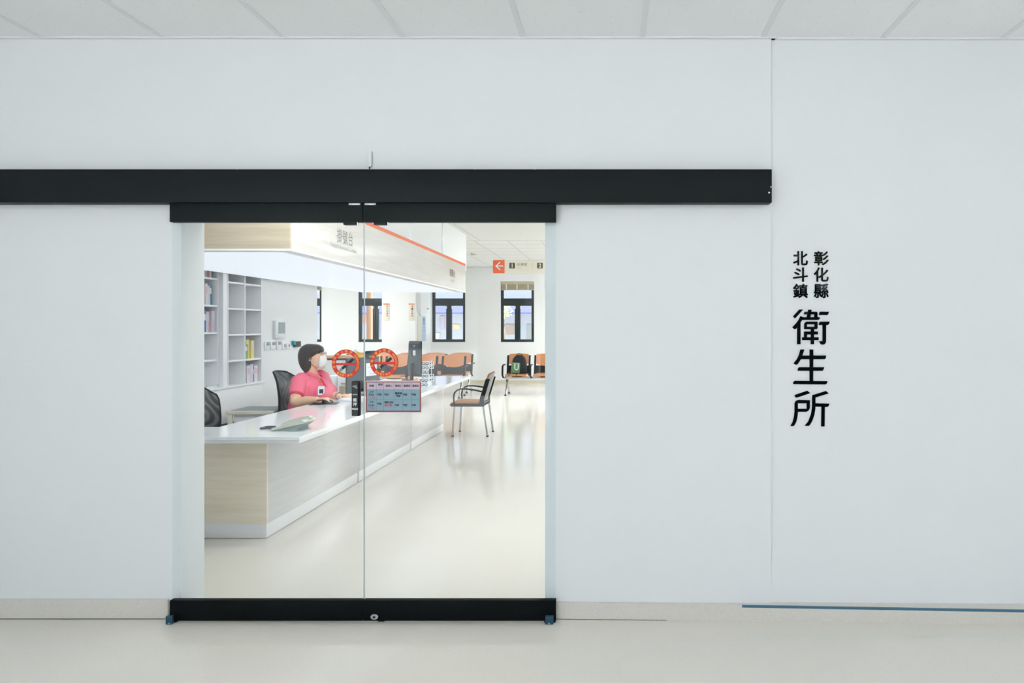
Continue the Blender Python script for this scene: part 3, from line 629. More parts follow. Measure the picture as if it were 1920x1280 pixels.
r = thing('sunglasses_case', 'flat dark grey case lying left of the desk telephone', 'case', (X(503, 4.66), 4.66, ZT_))
q = MB(); q.box(-0.045, 0.045, -0.03, 0.03, 0, 0.013, mat('dark_grey_case', (96, 104, 110), 0.4), 0.005, 3).build('shell', r)
q = MB(); q.box(-0.02, 0.04, -0.012, 0.026, 0.012, 0.017, M_BLKP, 0.002).build('lid', r)

# staff monitor (seen from its back), keyboard, mouse
def monitor(name, label, loc, rz, wd, ht, zc, sheet=True):
    r = thing(name, label, 'monitor', loc, rz)             # screen faces local -Y, its back +Y
    q = MB(); q.box(-wd/2, wd/2, -0.012, 0.006, zc-ht/2, zc+ht/2, M_BLKP, 0.006).build('screen_frame', r)
    q = MB(); q.loft([[(-wd/2*0.98, 0.006, zc-ht/2*0.98), (wd/2*0.98, 0.006, zc-ht/2*0.98), (wd/2*0.98, 0.006, zc+ht/2*0.98), (-wd/2*0.98, 0.006, zc+ht/2*0.98)], [(-wd/2*0.8, 0.045, zc-ht/2*0.8), (wd/2*0.8, 0.045, zc-ht/2*0.8), (wd/2*0.8, 0.03, zc+ht/2*0.85), (-wd/2*0.8, 0.03, zc+ht/2*0.85)]], M_TEAL).build('back_shell', r)
    q = MB(); q.box(-0.03, 0.03, 0.045, 0.065, 0.01, zc-0.07, M_BLKP, 0.006).box(-0.03, 0.03, 0.02, 0.065, zc-0.1, zc-0.05, M_BLKP, 0.006).build('stand', r)
    q = MB(); q.box(-0.12, 0.12, -0.07, 0.13, 0, 0.016, M_BLKP, 0.006).build('base', r)
    q = MB(); q.box(-wd/2+0.012, wd/2-0.012, -0.0135, -0.0115, zc-ht/2+0.014, zc+ht/2-0.012, mat('dark_screen', (12, 18, 24), 0.15)).build('screen', r, 0)
    return r
r = monitor('computer_monitor', 'dark computer monitor facing the seated woman, paper taped on its back', (-2.49, 6.84, ZT_), math.radians(-106), 0.52, 0.34, 0.222)
q = MB(); q.box(-0.155, 0.02, 0.0465, 0.048, 0.205, 0.335, M_PAPER)
for k in range(5): q.box(-0.125, -0.025+0.02*(k % 2), 0.048, 0.0484, 0.225+0.022*k, 0.229+0.022*k, (FC[6], FC[1], FC[7])[k % 3])
q.build('taped_paper', r, 0)
q = MB(); q.box(-0.165, -0.035, -0.01, 0.04, 0.385, 0.455, M_BLKP, 0.012, 3).build('speaker_bar', r)
q = MB(); q.box(-0.16, -0.04, 0.04, 0.0415, 0.398, 0.402, M_ALU).build('rim', r, 0)
r = monitor('computer_monitor', 'tall dark computer monitor at the far end of the counter, white tag on its back', (-2.56, 8.9, ZT_), math.radians(180-40), 0.27, 0.46, 0.285)
q = MB(); q.box(-0.06, -0.005, 0.038, 0.041, 0.33, 0.395, M_PAPER).box(-0.005, 0.035, 0.038, 0.041, 0.32, 0.4, M_INK).box(-0.045, -0.01, 0.034, 0.037, 0.445, 0.46, M_ALU).build('tag', r, 0)
r = thing('keyboard', 'pale grey keyboard under the left hand of the woman', 'keyboard', (-2.44, 6.49, ZT_), math.radians(80))
q = MB(); q.prism([(-0.17, -0.07, 0), (-0.17, 0.07, 0), (-0.17, 0.07, 0.026), (-0.17, -0.07, 0.012)], (0.34, 0, 0), mat('keyboard_shell', (206, 210, 214), 0.5)).build('case', r, 0)
q = MB()
for i in range(5):
    for j in range(14):
        x, y = -0.16+0.0232*j, -0.055+0.024*i; z = 0.012+0.1*(y+0.07)
        q.box(x, x+0.019, y, y+0.019, z-0.002, z+0.007, M_WHT, 0.001, 1)
q.build('keys', r, 0)
r = thing('mouse_pad', 'black mouse pad at the inner edge of the worktop', 'mouse pad', (-2.605, 6.19, ZT_), math.radians(12))
q = MB(); q.box(-0.115, 0.115, -0.09, 0.09, 0.0, 0.004, M_INK, 0.001).build('mat', r)
r = thing('computer_mouse', 'black computer mouse under the right hand of the woman', 'mouse', (-2.575, 6.19, ZT_+0.0045), math.radians(10))
q = MB(); q.ell((0, 0, 0.012), (0.052, 0.03, 0.024), M_BLKP)
bmesh.ops.bisect_plane(q.bm, geom=q.bm.verts[:]+q.bm.edges[:]+q.bm.faces[:], plane_co=(0, 0, 0), plane_no=(0, 0, -1), clear_outer=True)
q.build('shell', r)
q = MB(); q.cyl((0.03, -0.003, 0.031), (0.03, 0.003, 0.031), 0.006, M_ALU, 10).build('wheel', r)
# label printer and yellow board behind the monitor
r = thing('label_printer', 'dark box-shaped label printer behind the taped monitor', 'printer', (X(696, 8.3), 8.3, ZT_))
q = MB(); q.box(-0.075, 0.075, -0.1, 0.1, 0, 0.13, M_TEAL, 0.012, 3).build('case', r)
q = MB(); q.box(-0.055, 0.04, -0.103, -0.096, 0.035, 0.1, M_BLKP, 0.004).build('paper_door', r)
q = MB(); q.box(0.045, 0.062, -0.103, -0.098, 0.06, 0.1, M_GREY, 0.002).build('button_panel', r)
r = thing('document_stand', 'yellow board on a stand rising behind the taped monitor', 'stand', (X(691, 7.6), 7.6, ZT_))
q = MB(); yq = 0.0
q.prism([(X(664, 7.6)-X(691, 7.6), 0, Z(690, 7.6)-ZT_), (X(713, 7.6)-X(691, 7.6), 0, Z(692, 7.6)-ZT_), (X(712, 7.6)-X(691, 7.6), 0, Z(659, 7.6)-ZT_), (X(699, 7.6)-X(691, 7.6), 0, Z(662, 7.6)-ZT_), (X(677, 7.6)-X(691, 7.6), 0, Z(662, 7.6)-ZT_), (X(665, 7.6)-X(691, 7.6), 0, Z(656, 7.6)-ZT_)], (0, 0.012, 0), mat('bright_yellow', (250, 200, 60), 0.5)).build('board', r, 0)
q = MB(); q.box(X(664, 7.6)-X(691, 7.6)-0.004, X(669, 7.6)-X(691, 7.6), -0.004, 0.014, Z(690, 7.6)-ZT_, Z(655, 7.6)-ZT_, M_WHT).build('edge_strip', r, 0)
q = MB(); q.cyl((0.02, 0.006, 0.01), (0.02, 0.006, 0.26), 0.012, M_BLKP).box(-0.05, 0.11, -0.07, 0.08, 0, 0.012, M_BLKP, 0.003).build('foot', r)
# display rack of reading glasses
r = thing('glasses_rack', 'white display rack of dark reading glasses on the far worktop', 'display rack', (X(801, 7.9), 7.9, ZT_))
RK = mat('rack_white', (226, 232, 236), 0.3)
q = MB(); q.box(-0.075, 0.1, -0.07, 0.09, 0, 0.012, RK, 0.003)
q.prism([(-0.06, -0.05, 0.012), (-0.06, 0.03, 0.30), (-0.06, 0.042, 0.30), (-0.06, -0.03, 0.012)], (0.075, 0, 0), RK).build('back_plate', r)
for k in range(6):
    z = 0.035+0.048*k; y = -0.05+0.08*(z/0.3)-0.012
    q = MB()
    for sx in (-1, 1): q.tube([(-0.022+sx*0.021+0.017*math.cos(a*PI/6), y, z+0.012*math.sin(a*PI/6)) for a in range(12)], 0.0028, M_INK, 6, closed=True)
    q.tube([(-0.027, y, z+0.003), (-0.022, y, z+0.006), (-0.017, y, z+0.003)], 0.002, M_INK, 6)
    g = q.build('eyeglasses', r)
    q = MB(); q.box(-0.05, 0.006, y+0.004, y+0.016, z-0.02, z-0.015, M_INK if k % 2 else RK).build('ledge', g, 0)
    if k in (1, 2, 4, 5):
        q = MB(); q.box(0.022, 0.075, 0.0, 0.003, z-0.012, z+0.022, RK)
        q.box(0.03, 0.045, -0.001, 0, z-0.004, z+0.012, M_INK).box(0.053, 0.066, -0.001, 0, z-0.002, z+0.016, M_INK).build('price_card', r, 0)
q = MB(); q.cyl((0.048, 0.003, 0.012), (0.048, 0.003, 0.31), 0.004, RK, 8).build('post', r)
# small things at the foot of the far monitor
r = thing('tape_dispenser', 'peach coloured tape dispenser at the foot of the far monitor', 'tape dispenser', (X(781, 8.45), 8.45, ZT_))
q = MB(); q.prism([(-0.05, -0.02, 0), (0.05, -0.02, 0), (0.045, -0.02, 0.02), (0.02, -0.02, 0.06), (-0.02, -0.02, 0.062), (-0.045, -0.02, 0.025)], (0, 0.04, 0), mat('peach_plastic', (236, 190, 160), 0.5)).build('body', r, 40)
q = MB(); q.tube([(0.0+0.02*math.cos(k*PI/8), 0, 0.04+0.02*math.sin(k*PI/8)) for k in range(16)], 0.008, M_TXTB, 8, closed=True).build('tape_roll', r)
r = thing('pen_stand', 'slanted black pen on a flat black stand left of the tape dispenser', 'pen stand', (X(768, 8.5), 8.5, ZT_))
q = MB(); q.box(-0.08, 0.02, -0.03, 0.03, 0, 0.008, M_INK, 0.002).build('base', r)
q = MB(); q.tube([(-0.005, 0, 0.008), (0.035, 0, 0.06)], [0.004, 0.0035], M_INK, 8).build('pen', r)
r = thing('black_stapler', 'small black stapler beside the glasses rack', 'stapler', (X(790, 8.0), 8.0, ZT_), math.radians(70))
q = MB(); q.box(-0.05, 0.05, -0.016, 0.016, 0, 0.008, M_BLKP, 0.003).build('base', r)
q = MB(); q.prism([(-0.05, -0.013, 0.012), (0.05, -0.013, 0.03), (0.045, -0.013, 0.044), (-0.045, -0.013, 0.03)], (0, 0.026, 0), M_BLKP).box(0.03, 0.046, -0.012, 0.012, 0.006, 0.032, M_BLKP).build('arm', r)

# ------------------------------------------------------------------ office chairs
def wavy(name):
    m_ = mat(name, (40, 42, 44), 0.4); nt = m_.node_tree; b = nt.nodes['Principled BSDF']
    tc = nt.nodes.new('ShaderNodeTexCoord'); n = nt.nodes.new('ShaderNodeTexNoise'); n.inputs['Scale'].default_value = 3.5; n.inputs['Detail'].default_value = 0
    nt.links.new(tc.outputs['Object'], n.inputs['Vector'])
    ml = nt.nodes.new('ShaderNodeMath'); ml.operation = 'MULTIPLY'; ml.inputs[1].default_value = 58.0
    wv = nt.nodes.new('ShaderNodeMath'); wv.operation = 'SINE'
    nt.links.new(n.outputs[0], ml.inputs[0]); nt.links.new(ml.outputs[0], wv.inputs[0])
    mx = nt.nodes.new('ShaderNodeMix'); mx.data_type = 'RGBA'; mx.inputs[6].default_value = (*lin((24, 25, 27)), 1); mx.inputs[7].default_value = (*lin((92, 94, 96)), 1)
    r_ = nt.nodes.new('ShaderNodeMapRange'); r_.inputs[1].default_value = -0.3; r_.inputs[2].default_value = 1.0
    nt.links.new(wv.outputs[0], r_.inputs[0]); nt.links.new(r_.outputs[0], mx.inputs[0]); nt.links.new(mx.outputs[2], b.inputs['Base Color'])
    return m_
M_MESH = wavy('black_mesh_fabric')
def office_chair(label):
    r = thing('office_chair', label, 'chair', (0, 0, 0), 0, 'black office chairs behind the counter')      # faces local +X
    def grid(off):
        g = []
        for i in range(15):
            v = i/14; z = 0.56+0.47*v; hw = 0.225 if v < 0.72 else 0.225-0.115*((v-0.72)/0.28)**1.5
            row = []
            for j in range(13):
                u = -1+j/6
                xx = -0.235+0.045*u*u+0.03*math.sin(v*PI)-0.03*v-(0.07*((v-0.75)/0.25)**1.6 if v > 0.75 else 0)+off
                row.append((xx, u*hw, z+0.012*u*u*(-1 if v > 0.8 else 0)))
            g.append(row)
        return g
    q = MB(); a, b = grid(0), grid(-0.016)
    q.loft([ra+rb[::-1] for ra, rb in zip(a, b)], M_MESH).build('backrest', r, 60)
    q = MB(); g = grid(-0.008)
    edge = [row[0] for row in g]+[g[-1][j] for j in range(1, 12)]+[row[-1] for row in g[::-1]]+[g[0][j] for j in range(11, 0, -1)]
    q.tube(edge, 0.011, M_BLKP, 8, closed=True).build('back_frame', r)
    q = MB(); q.box(-0.22, 0.24, -0.235, 0.235, 0.42, 0.49, mat('black_cloth', (30, 31, 33), 0.9), 0.03, 4).build('seat', r, 60)
    q = MB(); q.tube([(-0.1, 0, 0.4), (-0.24, 0, 0.42), (-0.265, 0, 0.52), (-0.245, 0, 0.7)], 0.018, M_BLKP, 8).build('back_support', r)
    q = MB(); q.cyl((0, 0, 0.1), (0, 0, 0.42), 0.026, M_BLKP).build('gas_lift', r)
    b_ = MB()
    for k in range(5):
        an = k*2*PI/5+0.3; b_.tube([(0, 0, 0.11), (0.28*math.cos(an), 0.28*math.sin(an), 0.075)], [0.028, 0.016], M_BLKP, 8)
    base = b_.build('star_base', r)
    for k in range(5):
        an = k*2*PI/5+0.3; c, s_ = math.cos(an), math.sin(an)
        q = MB(); q.cyl((0.28*c-0.02*s_, 0.28*s_+0.02*c, 0.03), (0.28*c+0.02*s_, 0.28*s_-0.02*c, 0.03), 0.03, M_BLKP, 14).cyl((0.28*c, 0.28*s_, 0.03), (0.28*c, 0.28*s_, 0.08), 0.009, M_BLKP, 8).build('caster', base)
    return r
oc = office_chair('black mesh office chair the woman in pink sits on')
oc.location = (-2.925, 6.62, 0); oc.rotation_euler.z = math.radians(-3)
oc2 = copy_tree(oc); oc2['label'] = 'empty black mesh office chair cut off by the door jamb'
oc2.location = (-2.88, 5.13, 0); oc2.rotation_euler.z = math.radians(2)

# ------------------------------------------------------------------ side table, pedestals, service counter, behind the counter
r = thing('side_table', 'small cream side table between the two office chairs', 'table', (-3.4, 6.62, 0))
CR = mat('cream_laminate', (226, 220, 206), 0.5)
q = MB(); zt2 = Z(766.5, 6.6)
q.box(-3.66, -3.2, 6.46, 6.86, zt2-0.035, zt2-0.004, CR, 0.003).build('table_top', r, world=True)
q = MB(); q.box(-3.63, -3.23, 6.5, 6.84, zt2-0.004, zt2, mat('grey_green_mat', (150, 164, 160), 0.6)).build('top_mat', r, 0, world=True)
for a, b in ((-3.62, 6.48), (-3.25, 6.48), (-3.62, 6.82), (-3.25, 6.82)):
    q = MB(); q.box(a-0.02, a+0.02, b-0.015, b+0.015, 0, zt2-0.035, CR, 0.003).build('leg', r, world=True)
q = MB(); q.box(-3.6, -3.27, 6.505, 6.515, 0.3, zt2-0.035, M_WHITE).build('modesty_panel', r, 0, world=True)
def pedestal(xa, xb, ya, yb, zt3, label, tone=M_WHITE):
    r = thing('file_pedestal', label, 'cabinet', ((xa+xb)/2, (ya+yb)/2, 0), 0, 'low cabinets behind the woman')
    q = MB(); q.box(xa, xb, ya, yb, 0.02, zt3, tone, 0.004).box(xa+0.02, xb-0.02, ya+0.03, yb-0.02, 0, 0.02, M_BLKP).build('carcass', r, world=True)
    n = 3; h_ = (zt3-0.06)/n
    for k in range(n):
        q = MB(); q.box(xa+0.006, xb-0.006, ya-0.014, ya-0.0005, 0.035+h_*k, 0.03+h_*(k+1), tone, 0.003); d = q.build('drawer', r, world=True)
        q = MB(); q.box((xa+xb)/2-0.03, (xa+xb)/2+0.03, ya-0.022, ya-0.0145, 0.035+h_*k+h_*0.7, 0.035+h_*k+h_*0.76, M_ALU, 0.001).build('handle', d, world=True)
yp = 8.5
pedestal(X(611, yp), X(630, yp), yp, yp+0.5, Z(705, yp), 'white low cabinet right behind the woman')
pedestal(X(632.5, yp), X(657, yp), yp, yp+0.5, Z(704, yp), 'white low cabinet nearest the dark monitor')
r = thing('cardboard_box', 'brown cardboard box in front of the white low cabinets', 'box', (X(646, 7.9), 7.95, 0))
q = MB(); zc = Z(723, 7.9); q.box(-0.035, 0.08, -0.12, 0.12, 0.0, zc, mat('cardboard', (172, 146, 112), 0.9), 0.003).build('carton', r)
q = MB(); q.box(0.015, 0.04, -0.1205, 0.1205, zc-0.1, zc+0.0006, mat('tan_tape', (196, 172, 134), 0.4)).build('tape', r, 0)
r = thing('service_counter', 'distant high service counter with a tan wood top, behind the woman', 'counter', (-4.2, 10.8, 0))
yc = 10.5; q = MB(); q.box(-5.0, X(690, yc), yc, yc+0.5, Z(671.5, yc), Z(667.5, yc), wood('tan_wood', (214, 160, 116), (196, 140, 98), 0.4, (0.7, 1, 9)), 0.003).build('counter_top', r, world=True)
q = MB(); q.box(-4.98, X(689, yc), yc+0.03, yc+0.48, Z(675.5, yc), Z(671.5, yc), M_BLKP).build('shadow_gap', r, 0, world=True)
q = MB(); q.box(-4.98, X(689, yc), yc+0.015, yc+0.46, 0, Z(675.5, yc), mat('grey_green_laminate', (214, 220, 214), 0.5)).build('front_panel', r, 0, world=True)

# ------------------------------------------------------------------ the woman in pink
HY = 6.55
def hx(px): return X(px, HY)
def hz(py): return Z(py, HY)
def ring(z, xa, xb, yc, hy, n=24, p=2.3, skew=0.0):
    cx, rx = (xa+xb)/2, (xb-xa)/2; out = []
    for k in range(n):
        c, s_ = math.cos(k*2*PI/n), math.sin(k*2*PI/n)
        u = math.copysign(abs(c)**(2/p), c); v = math.copysign(abs(s_)**(2/p), s_)
        out.append((cx+rx*u, yc+hy*v, z+skew*u))
    return out
YN = 6.58                                             # body mid plane
sR, sL = Vector((-2.935, 6.40, 0.93)), Vector((-2.86, 6.745, 0.945))     # right / left shoulder
eR, eL = Vector((-2.925, 6.30, 0.775)), Vector((-2.80, 6.80, 0.79))
wR, wL = Vector((-2.675, 6.215, 0.80)), Vector((-2.605, 6.53, 0.80))
b = MB()
hd = [(hz(690), 592, 604, .028), (hz(687), 587, 606.5, .045), (hz(683), 582, 607, .056), (hz(677), 576, 607.5, .064), (hz(671), 571, 607, .069), (hz(665), 568, 606, .072), (hz(659), 567, 606, .073), (hz(653), 569, 604, .068), (hz(648.5), 574, 600, .052), (hz(646.5), 580, 594, .03)]
b.loft([ring(z, hx(a), hx(c), HY, hy) for z, a, c, hy in hd], M_SKIN)
b.ell((hx(607.5), HY, hz(673.5)), (.014, .013, .02), M_SKIN)                         # nose
for sg in (-1, 1): b.ell((hx(585), HY+sg*.073, hz(672)), (.016, .009, .03), M_SKIN)  # ears
b.tube([(hx(586), HY, hz(682)), (hx(583), HY+0.01, hz(694)), (hx(579), YN, hz(706))], [.052, .055, .07], M_SKIN, 16)
b.loft([ring(z, xa, xb, YN, hy) for z, xa, xb, hy in ((.44, -3.06, -2.84, .17), (.6, -3.05, -2.80, .16), (.75, -3.04, -2.78, .155), (.88, -3.02, -2.79, .16), (.95, -2.99, -2.82, .13), (.985, -2.94, -2.86, .07))], M_SKIN)
def limb(p, rs, mt=M_SKIN, bb=None): (bb or b).tube(p, rs, mt, 14)
for s_, e_, w_ in ((sR, eR, wR), (sL, eL, wL)):
    limb([s_+Vector((0, 0, .03)), s_.lerp(e_, .35), s_.lerp(e_, .8), e_+Vector((0.005, 0, -.005)), e_.lerp(w_, .18)+Vector((0, 0, -.012)), e_.lerp(w_, .5), w_.lerp(e_, .12), w_], [.055, .056, .05, .047, .046, .041, .03, .027])
def hand(w_, fwd, side, curl, b=b):
    fwd = Vector(fwd).normalized(); up = Vector((0, 0, 1)); sd = Vector(side).normalized()     # sd points to the thumb side
    k = w_+fwd*.085+Vector((0, 0, .002))
    b.loft([[w_+fwd*d+sd*(wd*math.cos(a*PI/6))+up*(.013*math.sin(a*PI/6)+hh) for a in range(12)] for d, wd, hh in ((-.01, .024, 0), (.03, .033, .004), (.07, .04, .006), (.092, .036, .002))], M_SKIN)
    for i, (o, ln) in enumerate(((.029, .07), (.010, .078), (-.010, .073), (-.028, .058))):
        p0 = k+sd*o-fwd*.008; d1 = (fwd+sd*o*2.2+up*(-curl*.55)).normalized(); d2 = (fwd*.9+sd*o*2+up*(-curl*1.5)).normalized()
        p1 = p0+d1*ln*.52; p2 = p1+d2*ln*.48
        b.tube([p0-d1*.02, p0, p1, p1.lerp(p2, .6), p2], [.009, .0092, .0085, .0078, .006], M_SKIN, 8)
    p0 = w_+fwd*.03+sd*.026; p1 = p0+(fwd*.6+sd*.75-up*.25).normalized()*.04; p2 = p1+(fwd+sd*.15-up*.35).normalized()*.034
    b.tube([p0-fwd*.01-sd*.012, p0, p1, p2], [.013, .012, .0095, .007], M_SKIN, 8)
hand(wR+Vector((.003, 0, .002)), (1, -.12, .02), (0.1, 1, 0), .42)
hand(wL+Vector((.003, 0, .0)), (1, -.35, .04), (-.3, -1, 0), .38)
for sg, hipY in ((-1, 6.5), (1, 6.68)):
    limb([(-2.98, hipY, .53), (-2.82, hipY, .545), (-2.60, hipY+.01*sg, .53), (-2.57, hipY+.01*sg, .47), (-2.60, hipY, .28), (-2.62, hipY, .08)], [.085, .083, .06, .056, .05, .036])
    b.loft([ring(z, a_, c_, hipY, .04) for z, a_, c_ in ((.0, -2.66, -2.47), (.03, -2.67, -2.46), (.07, -2.66, -2.52), (.1, -2.65, -2.57))], M_SKIN)
body = b.build('person'); remesh(body, .0045, 2)
person = body
tag(person, 'woman in a pink polo shirt and face mask seated behind the counter', 'person')
# polo shirt
s = MB()
tor = [(.47, -3.10, -2.80, .19), (.58, -3.10, -2.77, .195), (.68, -3.085, -2.755, .19), (.77, -3.075, -2.735, .185), (.85, -3.06, -2.735, .19), (.91, -3.045, -2.755, .195), (.955, -3.02, -2.785, .175), (.985, -2.985, -2.815, .125), (1.003, -2.95, -2.835, .08), (1.015, -2.935, -2.84, .07)]
s.loft([[(x+(-.12)*(y-YN)*0+0.10*(y-YN), y, z) for x, y, z in ring(z, xa, xb, YN, hy)] for z, xa, xb, hy in tor], M_PINK)
s.ell((-2.785, 6.50, .835), (.085, .075, .075), M_PINK).ell((-2.77, 6.67, .84), (.085, .075, .075), M_PINK)
for s_, e_ in ((sR, eR), (sL, eL)):
    s.tube([s_+Vector((0.0, (YN-s_.y)*.45, .035)), s_+Vector((0, 0, .015)), s_.lerp(e_, .3), s_.lerp(e_, .62)], [.07, .072, .07, .067], M_PINK, 18)
shirt = s.build('polo_shirt', person); remesh(shirt, .006, 4)
for s_, e_ in ((sR, eR), (sL, eL)):
    p = s_.lerp(e_, .63); d = (e_-s_).normalized()
    q = MB(); q.tube([p-d*.012, p-d*.0, p+d*.012], [.0655, .068, .0655], M_PINK2, 18).build('sleeve_band', shirt)
q = MB()                                             # collar
cc = Vector((-2.885, YN-.005, 1.005)); rs = []
for zz, rr, dx in ((0.0, .083, .01), (.018, .08, .006), (.032, .07, 0.0), (.028, .064, 0.0), (.0, .07, .006)):
    rs.append([(cc.x+dx+(rr*1.05)*math.cos(t), cc.y+rr*math.sin(t), cc.z+zz-.035*max(0, math.cos(t))) for t in [PI*(.1+1.8*k/23) for k in range(24)]])
R_ = [[q.bm.verts.new(p) for p in r_] for r_ in rs]
for a_, b_ in zip(R_[:-1], R_[1:]):
    for k in range(23): q.bm.faces.new((a_[k], a_[k+1], b_[k+1], b_[k]))
q.mi(M_PINK); q.build('collar', shirt, 60)
q = MB(); q.tube([(-2.795, YN-.035, .965), (-2.762, YN-.045, .93), (-2.735, YN-.05, .885)], [.012, .012, .01], M_PINK2, 8, sx=.5).build('placket', shirt)
# hair
hr = [(645, 577, 597, .045), (647.5, 570.5, 602, .068), (651, 566, 605.5, .08), (656, 562.8, 606.8, .088), (660, 561.5, 605.5, .092), (664, 560.8, 601, .094), (668, 560.8, 596, .095), (674, 561.5, 592, .095), (681, 563, 590, .092), (687, 565.5, 588.5, .086), (693, 569, 585, .07), (698, 573, 581, .045)]
q = MB(); q.loft([ring(hz(py), hx(a), hx(c), HY-.002, hy, 28, 2.2, -.004) for py, a, c, hy in hr], M_HAIR); hair = q.build('hair', person, 80)
# mask, glasses, eyes
q = MB(); mk = [(665, 601.5, 608, .045), (669, 599, 610.3, .056), (674, 597, 612, .062), (680, 596, 612, .061), (686, 597, 609.5, .052), (691, 599.5, 605.5, .036)]
q.loft([ring(hz(py), hx(a), hx(c), HY, hy+.003, 24, 1.75) for py, a, c, hy in mk], M_MASK); mask = q.build('face_mask', person, 70)
q = MB()
for sg in (-1, 1):
    q.tube([(hx(598), HY+sg*.066, hz(670)), (hx(592), HY+sg*.076, hz(669)), (hx(587), HY+sg*.08, hz(671)), (hx(592), HY+sg*.074, hz(680)), (hx(598), HY+sg*.062, hz(685))], .0018, M_WHT, 6)
q.build('ear_loop', mask)
q = MB()
for sg in (-1, 1):
    q.tube([(hx(608)-.004*abs(math.cos(k*PI/8)), HY+sg*.034+.024*math.cos(k*PI/8), hz(662.8)+.017*math.sin(k*PI/8)) for k in range(16)], .0017, M_TXTB, 6, closed=True)
    q.tube([(hx(607.5), HY+sg*.058, hz(662)), (hx(597), HY+sg*.074, hz(662)), (hx(588), HY+sg*.078, hz(665))], .0016, M_TXTB, 6)
q.tube([(hx(608), HY-.01, hz(662)), (hx(609), HY, hz(661.5)), (hx(608), HY+.01, hz(662))], .0016, M_TXTB, 6)
q.build('glasses', person)
for sg in (-1, 1):
    q = MB(); q.ell((hx(605.6), HY+sg*.033, hz(662.6)), (.009, .014, .007), M_PAPER, u=12, v=8).ell((hx(606.6), HY+sg*.033, hz(662.6)), (.0065, .006, .006), M_INK, u=10, v=8).build('eye', person)
# badge on a lanyard, wrist band, trousers, shoes
q = MB(); q.tube([(-2.82, YN-.06, 1.0), (-2.77, YN-.09, .955), (-2.742, YN-.13, .92), (-2.733, 6.432, .9)], .004, mat('tan_cord', (206, 150, 96), 0.6), 6)
ln = q.build('lanyard', person)
q = MB(); q.box(-.005, 0, -.03, .03, -.085, 0, M_PAPER, .002).box(0, .0006, -.018, .02, -.07, -.03, M_TEAL); bd = q.build('badge', ln, 0)
bd.location = (-2.735, 6.43, .905); bd.rotation_euler = (0, math.radians(6), math.radians(-48))
q = MB(); dv = (wL-eL).normalized(); aa = Vector((0, 0, 1)); bb = dv.cross(aa).normalized(); aa = bb.cross(dv)
pc = wL-dv*.012
q.tube([pc+.031*(math.cos(k*PI/10)*aa+math.sin(k*PI/10)*bb) for k in range(20)], .005, mat('brown_beads', (92, 60, 44), 0.4), 8, closed=True).build('wrist_band', person)
t = MB()
for sg, hipY in ((-1, 6.5), (1, 6.68)):
    t.tube([(-2.99, hipY, .525), (-2.82, hipY, .545), (-2.60, hipY+.01*sg, .53), (-2.565, hipY+.01*sg, .47), (-2.60, hipY, .28), (-2.62, hipY, .1)], [.097, .092, .07, .066, .062, .055], M_TROUSER, 16)
t.loft([ring(z, a_, c_, YN+.01, .18) for z, a_, c_ in ((.47, -3.09, -2.84), (.55, -3.09, -2.80), (.62, -3.08, -2.80))], M_TROUSER)
tr = t.build('trousers', person); remesh(tr, .008, 3)
for hipY in (6.5, 6.68):
    q = MB(); q.loft([ring(z, a_, c_, hipY, hy_) for z, a_, c_, hy_ in ((.0, -2.675, -2.455, .044), (.02, -2.68, -2.45, .047), (.05, -2.675, -2.49, .046), (.085, -2.665, -2.56, .043))], M_BLKP).build('shoe', person, 60)

